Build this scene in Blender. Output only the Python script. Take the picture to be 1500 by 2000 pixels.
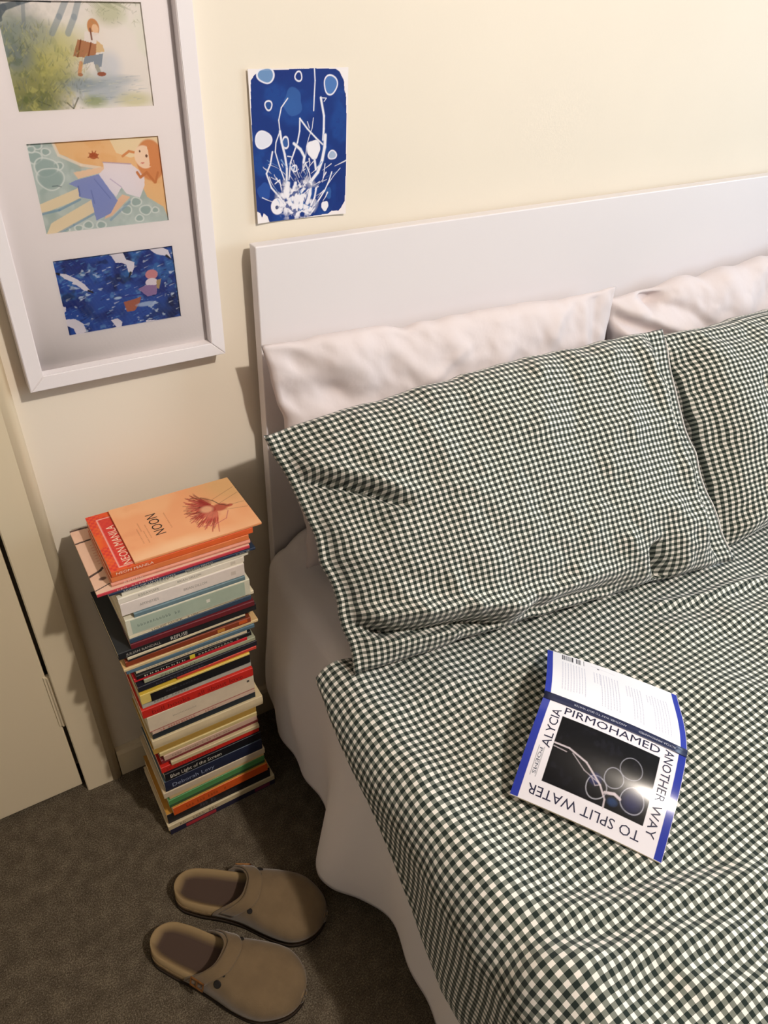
import bpy, bmesh, math, random
import numpy as np
from mathutils import Vector, Matrix

for o in list(bpy.data.objects): bpy.data.objects.remove(o, do_unlink=True)
scene = bpy.context.scene
COL = scene.collection

# ---------------------------------------------------------------- camera
cam_d = bpy.data.cameras.new('camera'); cam = bpy.data.objects.new('camera', cam_d); COL.objects.link(cam)
cam_d.sensor_fit = 'VERTICAL'; cam_d.sensor_height = 36.0; cam_d.lens = 1449.28/2000*36.0
cam_d.clip_start = 0.02
rt = Vector((0.85118, -0.52327, 0.04094)); up = Vector((0.28626, 0.52819, 0.79942)); fw = Vector((0.43994, 0.66873, -0.59937))
M = Matrix((( rt.x, up.x, -fw.x, 0.0), (rt.y, up.y, -fw.y, -1.0376), (rt.z, up.z, -fw.z, 1.38), (0, 0, 0, 1)))
cam.matrix_world = M
scene.camera = cam

# ---------------------------------------------------------------- light and exposure
world = bpy.data.worlds.new('world'); scene.world = world; world.use_nodes = True
world.node_tree.nodes['Background'].inputs[0].default_value = (0.9, 0.95, 1.0, 1)
world.node_tree.nodes['Background'].inputs[1].default_value = 0.1
lamp_d = bpy.data.lights.new('ceiling_lamp_light', 'POINT'); lamp_d.energy = 126; lamp_d.color = (1.0, 0.92, 0.85)
lamp_d.shadow_soft_size = 0.04
lamp = bpy.data.objects.new('ceiling_lamp_light', lamp_d); COL.objects.link(lamp); lamp.location = (0.78, -1.72, 2.38)
day_d = bpy.data.lights.new('window_daylight', 'AREA'); day_d.shape = 'RECTANGLE'; day_d.size = 1.1; day_d.size_y = 1.2
day_d.energy = 36; day_d.color = (0.70, 0.85, 1.0)
day = bpy.data.objects.new('window_daylight', day_d); COL.objects.link(day); day.location = (2.74, -1.3, 1.5)
day.rotation_euler = (0, math.radians(90), 0)
scene.view_settings.view_transform = 'Standard'; scene.view_settings.look = 'None'
scene.view_settings.gamma = 1.0; scene.view_settings.use_curve_mapping = False
scene.view_settings.exposure = 0.0

# ---------------------------------------------------------------- helpers
def lin(c):
    if isinstance(c, str):
        c = c.lstrip('#'); c = [int(c[i:i+2], 16)/255 for i in (0, 2, 4)]
    return tuple(((x/12.92) if x <= 0.04045 else ((x+0.055)/1.055)**2.4) for x in c)
MATS = {}
def mat(name, color, rough=0.6, spec=0.35, bump=None, vary=None, metallic=0.0, sheen=0.0):
    """principled material; bump=(scale,strength,distance), vary=(scale,amount)"""
    if name in MATS: return MATS[name]
    m = bpy.data.materials.new(name); m.use_nodes = True; MATS[name] = m
    nt = m.node_tree; b = nt.nodes['Principled BSDF']
    c = (*lin(color), 1)
    b.inputs['Base Color'].default_value = c; b.inputs['Roughness'].default_value = rough
    b.inputs['Specular IOR Level'].default_value = spec; b.inputs['Metallic'].default_value = metallic
    if sheen: b.inputs['Sheen Weight'].default_value = sheen
    if vary or bump:
        tc = nt.nodes.new('ShaderNodeTexCoord')
    if vary:
        n = nt.nodes.new('ShaderNodeTexNoise'); n.inputs['Scale'].default_value = vary[0]; n.inputs['Detail'].default_value = 4
        nt.links.new(tc.outputs['Object'], n.inputs['Vector'])
        r = nt.nodes.new('ShaderNodeValToRGB')
        r.color_ramp.elements[0].position = 0.3; r.color_ramp.elements[1].position = 0.7
        a = vary[1]
        r.color_ramp.elements[0].color = (*[x*(1-a) for x in c[:3]], 1)
        r.color_ramp.elements[1].color = (*[min(1, x*(1+a)) for x in c[:3]], 1)
        nt.links.new(n.outputs['Fac'], r.inputs['Fac']); nt.links.new(r.outputs['Color'], b.inputs['Base Color'])
    if bump:
        n2 = nt.nodes.new('ShaderNodeTexNoise'); n2.inputs['Scale'].default_value = bump[0]; n2.inputs['Detail'].default_value = 3
        nt.links.new(tc.outputs['Object'], n2.inputs['Vector'])
        bp = nt.nodes.new('ShaderNodeBump'); bp.inputs['Strength'].default_value = bump[1]; bp.inputs['Distance'].default_value = bump[2]
        nt.links.new(n2.outputs['Fac'], bp.inputs['Height']); nt.links.new(bp.outputs['Normal'], b.inputs['Normal'])
    return m
def attr_mat(name, rough=0.6, spec=0.3):
    if name in MATS: return MATS[name]
    m = bpy.data.materials.new(name); m.use_nodes = True; MATS[name] = m
    nt = m.node_tree; b = nt.nodes['Principled BSDF']
    a = nt.nodes.new('ShaderNodeAttribute'); a.attribute_name = 'Col'
    nt.links.new(a.outputs['Color'], b.inputs['Base Color'])
    b.inputs['Roughness'].default_value = rough; b.inputs['Specular IOR Level'].default_value = spec
    return m
def obj(name, me, m=None, parent=None, loc=None):
    if isinstance(me, bmesh.types.BMesh):
        d = bpy.data.meshes.new(name); me.to_mesh(d); me.free(); me = d
    o = bpy.data.objects.new(name, me); COL.objects.link(o)
    if m is not None:
        for mm in (m if isinstance(m, (list, tuple)) else [m]): o.data.materials.append(mm)
    if parent is not None: o.parent = parent
    if loc is not None: o.location = loc
    return o
def empty(name, loc=(0, 0, 0), rz=0.0):
    o = bpy.data.objects.new(name, None); COL.objects.link(o); o.location = loc; o.rotation_euler = (0, 0, rz)
    o.empty_display_size = 0.05
    return o
def tag(o, label, cat, group=None):
    o['label'] = label; o['category'] = cat
    if group: o['group'] = group
    return o
def struct(o, label=None):
    o['kind'] = 'structure'
    if label: o['label'] = label
    return o
def add_box(bm, x0, x1, y0, y1, z0, z1, bevel=0.0, seg=2):
    vs = [bm.verts.new(p) for p in ((x0,y0,z0),(x1,y0,z0),(x1,y1,z0),(x0,y1,z0),(x0,y0,z1),(x1,y0,z1),(x1,y1,z1),(x0,y1,z1))]
    fs = [bm.faces.new([vs[i] for i in f]) for f in ((0,3,2,1),(4,5,6,7),(0,1,5,4),(1,2,6,5),(2,3,7,6),(3,0,4,7))]
    if bevel > 0:
        es = set(e for f in fs for e in f.edges)
        bmesh.ops.bevel(bm, geom=list(es), offset=bevel, segments=seg, affect='EDGES', profile=0.5)
    return bm
def box(name, x0, x1, y0, y1, z0, z1, m, parent=None, bevel=0.0, seg=2, smooth=False):
    bm = bmesh.new(); add_box(bm, x0, x1, y0, y1, z0, z1, bevel, seg)
    o = obj(name, bm, m, parent)
    if smooth:
        for p in o.data.polygons: p.use_smooth = True
    return o
def grid_mesh(name, P, uv=None, smooth=True, colors=None):
    """P: (m,n,3) array of points -> quad grid"""
    P = np.asarray(P, dtype=np.float32); m, n, _ = P.shape
    me = bpy.data.meshes.new(name)
    idx = np.arange(m*n).reshape(m, n)
    q = np.stack([idx[:-1, :-1], idx[:-1, 1:], idx[1:, 1:], idx[1:, :-1]], -1).reshape(-1, 4)
    me.vertices.add(m*n); me.vertices.foreach_set('co', P.reshape(-1))
    me.loops.add(q.size); me.loops.foreach_set('vertex_index', q.reshape(-1).astype(np.int32))
    me.polygons.add(len(q)); me.polygons.foreach_set('loop_start', np.arange(0, q.size, 4, dtype=np.int32))
    me.polygons.foreach_set('loop_total', np.full(len(q), 4, dtype=np.int32))
    me.update(calc_edges=True)
    if smooth: me.polygons.foreach_set('use_smooth', np.ones(len(q), dtype=bool))
    if uv is not None:
        l = me.uv_layers.new(name='UVMap'); U = np.asarray(uv, dtype=np.float32).reshape(-1, 2)[q.reshape(-1)]
        l.data.foreach_set('uv', U.reshape(-1))
    if colors is not None:
        a = me.color_attributes.new('Col', 'FLOAT_COLOR', 'POINT')
        c = np.ones((m*n, 4), dtype=np.float32); c[:, :3] = np.asarray(colors).reshape(-1, 3)
        a.data.foreach_set('color', c.reshape(-1))
    me.validate()
    return me
def joined_grids(name, grids, uvs, smooth=True, merge=1e-5):
    bm = bmesh.new(); ul = bm.loops.layers.uv.new('UVMap')
    for P, U in zip(grids, uvs):
        m, n, _ = P.shape
        V = [[bm.verts.new(P[i, j]) for j in range(n)] for i in range(m)]
        for i in range(m-1):
            for j in range(n-1):
                ids = ((i, j), (i, j+1), (i+1, j+1), (i+1, j))
                f = bm.faces.new([V[a][b] for a, b in ids]); f.smooth = smooth
                for lp, (a, b) in zip(f.loops, ids): lp[ul].uv = U[a, b]
    if merge: bmesh.ops.remove_doubles(bm, verts=bm.verts, dist=merge)
    bmesh.ops.recalc_face_normals(bm, faces=bm.faces)
    me = bpy.data.meshes.new(name); bm.to_mesh(me); bm.free()
    return me
_T = {}
def text_data(body):
    """flat outline of a line of lettering, normalised to cap height 1; returns verts (n,2), faces, width"""
    if body in _T: return _T[body]
    cu = bpy.data.curves.new('t', 'FONT'); cu.body = body; cu.size = 1.0; cu.resolution_u = 2; cu.fill_mode = 'FRONT'
    o = bpy.data.objects.new('t', cu); COL.objects.link(o)
    dg = bpy.context.evaluated_depsgraph_get(); dg.update()
    me = bpy.data.meshes.new_from_object(o.evaluated_get(dg))
    v = np.array([p.co[:2] for p in me.vertices]) if len(me.vertices) else np.zeros((0, 2))
    f = [tuple(p.vertices) for p in me.polygons]
    bpy.data.objects.remove(o); bpy.data.curves.remove(cu); bpy.data.meshes.remove(me)
    if len(v):
        v = v - [v[:, 0].min(), 0]; v = v/0.69
    _T[body] = (v, f, v[:, 0].max() if len(v) else 0)
    return _T[body]
def text_mesh(name, body, fn, length, height, m, parent, bold=0.0):
    """lettering stretched to length x height, each vertex placed by fn(s,t) (s along, t up)"""
    v, f, w = text_data(body)
    if not len(v): return None
    P = [fn(a/w*length, b*height) for a, b in v]
    me = bpy.data.meshes.new(name); me.from_pydata([tuple(p) for p in P], [], f); me.update()
    return obj(name, me, m, parent)
rng = np.random.default_rng(7)
def vnoise(x, y, seed=0):
    """smooth value noise in [-1,1]"""
    x = np.asarray(x, float); y = np.asarray(y, float)
    r = np.random.default_rng(seed); T = r.uniform(-1, 1, (64, 64))
    xi = np.floor(x).astype(int); yi = np.floor(y).astype(int); fx = x-xi; fy = y-yi
    fx = fx*fx*(3-2*fx); fy = fy*fy*(3-2*fy)
    g = lambda a, b: T[a % 64, b % 64]
    return (g(xi, yi)*(1-fx)+g(xi+1, yi)*fx)*(1-fy)+(g(xi, yi+1)*(1-fx)+g(xi+1, yi+1)*fx)*fy
def fbm(x, y, seed=0, oct=3):
    s = 0; a = 1.0
    for k in range(oct): s = s+a*vnoise(x*2**k, y*2**k, seed+k); a *= 0.5
    return s
def ridge(x, y, p0, p1, width, height, wob=0.0):
    """smooth ridge (or crease when height<0) along a segment"""
    p0 = np.array(p0, float); p1 = np.array(p1, float); d = p1-p0; L = np.hypot(*d); d /= L
    s = (x-p0[0])*d[0]+(y-p0[1])*d[1]; t = -(x-p0[0])*d[1]+(y-p0[1])*d[0]
    if wob: t = t+wob*np.sin(s/L*7.0)
    env = np.clip(s/L*4+0.6, 0, 1)*np.clip((1-s/L)*4+0.6, 0, 1); env = env*env*(3-2*env)
    return height*env*np.exp(-(t/width)**2)
def sstep(a, b, x):
    t = np.clip((x-a)/(b-a), 0, 1); return t*t*(3-2*t)

# painter for flat print (pictures, covers): a small colour canvas that becomes vertex colours of a fine sheet
class Canvas:
    def __init__(s, w, h, aspect, bg):
        s.w, s.h = w, h
        s.X, s.Y = np.meshgrid(np.linspace(0, 1, w), np.linspace(0, aspect, h)); s.A = aspect   # Y up
        s.C = np.zeros((h, w, 3)); s.C[:] = lin(bg)
    def mix(s, mask, color):
        c = np.array(lin(color)) if isinstance(color, str) else np.asarray(color)
        mask = np.clip(mask, 0, 1)[..., None]; s.C = s.C*(1-mask)+c*mask
    def ell(s, cx, cy, rx, ry, color, a=1.0, soft=0.1, rot=0.0):
        c, n = math.cos(rot), math.sin(rot); dx = s.X-cx; dy = s.Y-cy
        r = np.sqrt(((dx*c+dy*n)/rx)**2+((-dx*n+dy*c)/ry)**2)
        s.mix(a*np.clip((1-r)/max(soft, 1e-3)+0.5, 0, 1), color)
    def ring(s, cx, cy, rx, ry, wd, color, a=1.0, rot=0.0, wob=0.0, seed=1):
        c, n = math.cos(rot), math.sin(rot); dx = s.X-cx; dy = s.Y-cy
        r = np.sqrt(((dx*c+dy*n)/rx)**2+((-dx*n+dy*c)/ry)**2)
        if wob: r = r+wob*np.sin(3*np.arctan2(dy, dx)+seed)
        s.mix(a*np.clip((wd-np.abs(r-1)*min(rx, ry))/0.004+0.5, 0, 1), color)
    def blob(s, cx, cy, rx, ry, color, a=1.0, wob=0.1, seed=1):
        dx = s.X-cx; dy = s.Y-cy; th = np.arctan2(dy, dx)
        r = np.sqrt((dx/rx)**2+(dy/ry)**2)+wob*np.sin(3*th+seed)+wob*0.6*np.sin(5*th+2*seed)
        s.mix(a*np.clip((1-r)/0.08+0.5, 0, 1), color)
    def poly(s, pts, color, a=1.0):
        m = np.zeros(s.X.shape, bool); n = len(pts)
        for i in range(n):
            x0, y0 = pts[i]; x1, y1 = pts[(i+1) % n]
            if y0 == y1: continue
            m ^= ((s.Y > min(y0, y1)) & (s.Y <= max(y0, y1)) & (s.X < x0+(s.Y-y0)*(x1-x0)/(y1-y0)))
        s.mix(a*m.astype(float), color)
    def stroke(s, pts, wd, color, a=1.0, taper=False):
        n = len(pts)
        for i in range(n-1):
            p = np.array(pts[i], float); q = np.array(pts[i+1], float); d = q-p; L2 = max(d@d, 1e-9)
            t = np.clip(((s.X-p[0])*d[0]+(s.Y-p[1])*d[1])/L2, 0, 1)
            dist = np.hypot(s.X-p[0]-t*d[0], s.Y-p[1]-t*d[1])
            w = wd*(1-0.75*(i+t)/(n-1)) if taper else wd
            s.mix(a*np.clip((w-dist)/0.004+0.5, 0, 1), color)
    def noise(s, scale, amt, color, seed=0, lo=0.0, hi=0.6, mask=None, sx=1.0, sy=1.0):
        v = fbm(s.X*scale*sx, s.Y*scale*sy, seed)
        k = sstep(lo, hi, v)*amt
        if mask is not None: k = k*mask
        s.mix(k, color)
    def mesh(s, name, fn):
        """fn(u,v) -> world/local point arrays; u,v normalised 0..1"""
        P = fn(s.X, s.Y/s.A)
        return grid_mesh(name, np.stack(P, -1), smooth=False, colors=s.C)
# ---------------------------------------------------------------- the room
wall_m = mat('cream_wall_paint', '#e7dcca', 0.75, 0.2, bump=(220, 0.12, 0.0006), vary=(3, 0.02))
gloss_m = mat('cream_gloss_paint', '#dfcfb0', 0.38, 0.4, bump=(160, 0.08, 0.0004))
far_m = mat('taupe_wall_paint', '#5f564c', 0.8, 0.2, bump=(220, 0.12, 0.0006))
ceil_m = mat('ceiling_paint', '#8f8a82', 0.8, 0.2, bump=(200, 0.1, 0.0005))
def carpet_mat():
    m = bpy.data.materials.new('flecked_brown_carpet'); m.use_nodes = True; nt = m.node_tree; b = nt.nodes['Principled BSDF']
    tc = nt.nodes.new('ShaderNodeTexCoord')
    n = nt.nodes.new('ShaderNodeTexNoise'); n.inputs['Scale'].default_value = 420; n.inputs['Detail'].default_value = 5; n.inputs['Roughness'].default_value = 0.75
    n2 = nt.nodes.new('ShaderNodeTexNoise'); n2.inputs['Scale'].default_value = 38; n2.inputs['Detail'].default_value = 4
    for k in (n, n2): nt.links.new(tc.outputs['Object'], k.inputs['Vector'])
    mx = nt.nodes.new('ShaderNodeMath'); mx.operation = 'MULTIPLY_ADD'; mx.inputs[1].default_value = 0.22
    nt.links.new(n2.outputs['Fac'], mx.inputs[0]); nt.links.new(n.outputs['Fac'], mx.inputs[2])
    r = nt.nodes.new('ShaderNodeValToRGB'); e = r.color_ramp.elements
    e[0].position = 0.40; e[0].color = (*lin('#332c25'), 1); e[1].position = 0.84; e[1].color = (*lin('#a99a80'), 1)
    k = e.new(0.61); k.color = (*lin('#655a4b'), 1)
    nt.links.new(mx.outputs[0], r.inputs['Fac']); nt.links.new(r.outputs['Color'], b.inputs['Base Color'])
    b.inputs['Roughness'].default_value = 0.95; b.inputs['Specular IOR Level'].default_value = 0.05
    bp = nt.nodes.new('ShaderNodeBump'); bp.inputs['Strength'].default_value = 0.9; bp.inputs['Distance'].default_value = 0.004
    nt.links.new(n.outputs['Fac'], bp.inputs['Height']); nt.links.new(bp.outputs['Normal'], b.inputs['Normal'])
    return m
XL, XR, YF, H = -1.15, 2.8, -3.3, 2.5
struct(box('floor', XL-0.1, XR+0.1, YF-0.1, 0.1, -0.1, 0.0, carpet_mat()))
struct(box('ceiling', XL-0.1, XR+0.1, YF-0.1, 0.1, H, H+0.1, ceil_m))
bm = bmesh.new()
add_box(bm, -0.006, XR+0.1, 0.0, 0.1, 0, H)           # right of the doorway
add_box(bm, XL-0.1, -0.83, 0.0, 0.1, 0, H)
add_box(bm, -0.83, -0.006, 0.0, 0.1, 2.03, H)
add_box(bm, -0.83, -0.006, 0.06, 0.1, 0, 2.03)  # unseen slab added behind the door, blocks outside light at the gap
struct(obj('wall_back', bm, wall_m))
struct(box('wall_left', XL-0.1, XL, YF, 0.0, 0, H, mat('pale_grey_wall_paint', '#a39f9a', 0.8, 0.2, bump=(220, 0.12, 0.0006))))
struct(box('wall_front', XL-0.1, XR+0.1, YF-0.1, YF, 0, H, far_m))
bm = bmesh.new()                                        # right wall with the window opening
add_box(bm, XR, XR+0.1, YF, -1.95, 0, H); add_box(bm, XR, XR+0.1, -0.65, 0.0, 0, H)
add_box(bm, XR, XR+0.1, -1.95, -0.65, 0, 0.85); add_box(bm, XR, XR+0.1, -1.95, -0.65, 2.15, H)
struct(obj('wall_right', bm, far_m))
win = struct(empty('window_1', (XR+0.05, -1.3, 0.85)))
wfm = mat('white_window_paint', '#f2f0ea', 0.4)
bm = bmesh.new()
for y0, y1, z0, z1 in ((-0.65, 0.65, 0, 0.05), (-0.65, 0.65, 1.25, 1.3), (-0.65, -0.6, 0, 1.3), (0.6, 0.65, 0, 1.3), (-0.025, 0.025, 0, 1.3)):
    add_box(bm, -0.02, 0.02, y0, y1, z0, z1, 0.004)
obj('window_frame', bm, wfm, win)
# door, hinge, architrave, skirting
door = struct(empty('door_1', (-0.42, 0.02, 0)))
box('door_panel', -0.40, 0.404, -0.02, 0.022, 0.008, 2.02, gloss_m, door, 0.002)
hg = box('hinge', 0.3995, 0.4115, -0.0225, -0.015, 0.20, 0.336, gloss_m, door, 0.0008)
for k in range(3):
    bm = bmesh.new()
    bmesh.ops.create_cone(bm, cap_ends=True, segments=14, radius1=0.0042, radius2=0.0042, depth=0.043,
                          matrix=Matrix.Translation((0.4075, -0.0225, 0.223+k*0.045)))
    obj('knuckle', bm, gloss_m, hg)
bm = bmesh.new()                                        # architrave with a rounded outer moulding
prof = [(-0.010, 0.0), (-0.010, -0.013), (-0.008, -0.015), (0.040, -0.016), (0.047, -0.0175), (0.053, -0.0165), (0.0575, -0.012), (0.059, -0.006), (0.059, 0.0)]
a = [bm.verts.new((x, y, 0.0)) for x, y in prof]; c = [bm.verts.new((x, y, 2.10)) for x, y in prof]
for i in range(len(prof)-1):
    f = bm.faces.new((a[i], a[i+1], c[i+1], c[i])); f.smooth = 2 < i < 8
bm.faces.new(list(reversed(c))); bm.faces.new(a)
add_box(bm, -0.90, -0.012, -0.016, 0.0, 2.035, 2.10); add_box(bm, -0.90, -0.84, -0.016, 0.0, 0, 2.034)
bmesh.ops.recalc_face_normals(bm, faces=bm.faces)
struct(obj('trim_1', bm, gloss_m))
bm = bmesh.new()
prof = [(0.0, 0.0), (-0.013, 0.0), (-0.013, 0.064), (-0.009, 0.073), (0.0, 0.076)]
a = [bm.verts.new((0.0595, y, z)) for y, z in prof]; c = [bm.verts.new((XR, y, z)) for y, z in prof]
for i in range(len(prof)-1): bm.faces.new((a[i], a[i+1], c[i+1], c[i]))
bm.faces.new(a); bm.faces.new(list(reversed(c))); bmesh.ops.recalc_face_normals(bm, faces=bm.faces)
struct(obj('baseboard_back', bm, gloss_m))

# ---------------------------------------------------------------- bed frame and mattress
white_m = mat('white_painted_board', '#e4dddc', 0.42, 0.4, vary=(2.0, 0.012))
bed = empty('bed', (1.18, -1.0, 0)); tag(bed, 'white double bed with a plain flat board headboard against the cream wall', 'bed')
HX0, HX1 = 0.416, 1.95
box('headboard', HX0-1.18, HX1-1.18, -0.037+1.0, -0.015+1.0, 0.0, 1.041, white_m, bed, 0.0018, smooth=False)
for x0 in (0.435, 1.90):
    box('side_rail', x0-1.18, x0+0.025-1.18, -2.02+1.0, -0.038+1.0, 0.11, 0.33, white_m, bed, 0.002)
box('footboard', HX0-1.18, HX1-1.18, -2.055+1.0, -2.021+1.0, 0.0, 0.36, white_m, bed, 0.002)
box('slat_base', 0.461-1.18, 1.899-1.18, -2.02+1.0, -0.038+1.0, 0.19, 0.215, mat('pine_slats', '#c9a877', 0.6), bed)
mt = box('mattress', 0.462, 1.898, -2.015, -0.042, 0.2155, 0.424, mat('white_ticking', '#e9e4dc', 0.85, bump=(60, 0.2, 0.003)), None, 0.035, 4, True)
tag(mt, 'white mattress hidden under the bedding on the bed frame', 'mattress')

# ---------------------------------------------------------------- fabric materials
def gingham(name, period=0.01165, bump_scale=9.0):
    m = bpy.data.materials.new(name); m.use_nodes = True; nt = m.node_tree; b = nt.nodes['Principled BSDF']
    L = nt.links.new; N = nt.nodes.new
    uv = N('ShaderNodeUVMap'); uv.uv_map = 'UVMap'
    nz = N('ShaderNodeTexNoise'); nz.inputs['Scale'].default_value = 14; nz.inputs['Detail'].default_value = 2
    L(uv.outputs['UV'], nz.inputs['Vector'])
    ad = N('ShaderNodeVectorMath'); ad.operation = 'MULTIPLY_ADD'; ad.inputs[1].default_value = (0.006, 0.006, 0)
    L(nz.outputs['Color'], ad.inputs[0]); L(uv.outputs['UV'], ad.inputs[2])
    sx = N('ShaderNodeSeparateXYZ'); L(ad.outputs[0], sx.inputs[0])
    st = []
    for k in range(2):
        mu = N('ShaderNodeMath'); mu.operation = 'MULTIPLY'; mu.inputs[1].default_value = 1/period; L(sx.outputs[k], mu.inputs[0])
        fr = N('ShaderNodeMath'); fr.operation = 'FRACT'; L(mu.outputs[0], fr.inputs[0])
        gt = N('ShaderNodeMath'); gt.operation = 'GREATER_THAN'; gt.inputs[1].default_value = 0.48; L(fr.outputs[0], gt.inputs[0]); st.append(gt)
    s = N('ShaderNodeMath'); s.operation = 'ADD'; L(st[0].outputs[0], s.inputs[0]); L(st[1].outputs[0], s.inputs[1])
    h = N('ShaderNodeMath'); h.operation = 'MULTIPLY'; h.inputs[1].default_value = 0.5; L(s.outputs[0], h.inputs[0])
    r = N('ShaderNodeValToRGB'); r.color_ramp.interpolation = 'CONSTANT'; e = r.color_ramp.elements
    e[0].position = 0.0; e[0].color = (*lin('#efe9e0'), 1); e[1].position = 0.75; e[1].color = (*lin('#222b27'), 1)
    k = e.new(0.25); k.color = (*lin('#7a7e74'), 1)
    L(h.outputs[0], r.inputs['Fac']); L(r.outputs['Color'], b.inputs['Base Color'])
    b.inputs['Roughness'].default_value = 0.9; b.inputs['Specular IOR Level'].default_value = 0.15; b.inputs['Sheen Weight'].default_value = 0.15
    n2 = N('ShaderNodeTexNoise'); n2.inputs['Scale'].default_value = 70; n2.inputs['Detail'].default_value = 3; L(uv.outputs['UV'], n2.inputs['Vector'])
    bp = N('ShaderNodeBump'); bp.inputs['Strength'].default_value = 0.25; bp.inputs['Distance'].default_value = 0.003
    L(n2.outputs['Fac'], bp.inputs['Height']); L(bp.outputs['Normal'], b.inputs['Normal'])
    return m
ging = gingham('green_gingham_cotton')
cotton = mat('white_cotton', '#dcd0ce', 0.9, 0.15, bump=(26, 0.35, 0.006), sheen=0.15)
sheet_m = mat('grey_white_sheet', '#e9e1dd', 0.9, 0.15, bump=(30, 0.25, 0.004), sheen=0.1)

# ---------------------------------------------------------------- fitted sheet with a loose hanging side
ys = np.concatenate([np.linspace(-0.048, -1.0, 170), np.linspace(-1.02, -2.0, 40)])
hy = [-2.1, -1.2, -0.95, -0.82, -0.74, -0.68, -0.60, -0.53, -0.50, -0.455, -0.40, -0.355, -0.31, -0.25, -0.20, -0.15, -0.10, -0.05]
hx = [0.365, 0.36, 0.365, 0.352, 0.348, 0.356, 0.362, 0.358, 0.345, 0.316, 0.318, 0.352, 0.362, 0.358, 0.362, 0.352, 0.366, 0.385]
hz = [0.08, 0.08, 0.07, 0.06, 0.045, 0.05, 0.06, 0.05, 0.045, 0.04, 0.045, 0.075, 0.085, 0.085, 0.085, 0.10, 0.12, 0.13]
def cubic(yv, X, Y):
    X = np.array(X); Y = np.array(Y); i = np.clip(np.searchsorted(X, yv)-1, 0, len(X)-2)
    h = X[i+1]-X[i]; t = (yv-X[i])/h; m = np.gradient(Y, X)
    return (2*t**3-3*t**2+1)*Y[i]+(t**3-2*t**2+t)*h*m[i]+(-2*t**3+3*t**2)*Y[i+1]+(t**3-t**2)*h*m[i+1]
HXs = cubic(ys, hy, hx); HZs = cubic(ys, hy, hz)
NT = 44; rows = []
head = np.exp(-((ys+0.05)/0.045)**2)                         # bunched corner by the headboard
for i in range(NT+14):
    if i < 14:                                                # on top of the mattress
        t = i/13; x = 0.55-(0.55-0.435)*t; P = np.stack([np.full_like(ys, x), ys, 0.440+0.0*ys+(0.047+0.03*math.sin(math.pi*min((1-t)*1.2, 1)))*head], -1)
    else:
        t = (i-13)/NT; xe = 0.435; 
        c = min(t/0.16, 1.0); ang = c*math.pi/2; r = 0.035
        x = xe-r*math.sin(ang)+0*ys; z = 0.440-r*(1-math.cos(ang))+0.047*head*(1-t)
        if t > 0.16:
            k = (t-0.16)/0.84; kk = k**1.15
            fold = k*(0.007*np.sin(ys*31+2.5*k)+0.006*np.sin(ys*17-5*k+1.0)+0.004*np.sin(ys*53+4*k))*(1-0.35*k)+0.010*np.exp(-((ys+0.16+0.10*k)/0.035)**2)*np.sin(math.pi*min(k*1.2, 1.0))
            x = x*(1-kk)+HXs*kk-fold-0.012*np.sin(math.pi*k)+0.012*head*(1-k)*0
            z = z*(1-k)+HZs*k
        P = np.stack([x, ys, z], -1)
    rows.append(P)
G = np.array(rows); uvG = np.stack(np.meshgrid(ys, np.linspace(0, 0.75, len(rows))), -1)
so = obj('bed_sheet', grid_mesh('bed_sheet', G, uvG), sheet_m)
md = so.modifiers.new('thick', 'SOLIDIFY'); md.thickness = 0.0012; md.offset = 0
tag(so, 'pale grey bed sheet hanging in loose folds down the side of the bed', 'sheet')

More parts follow.
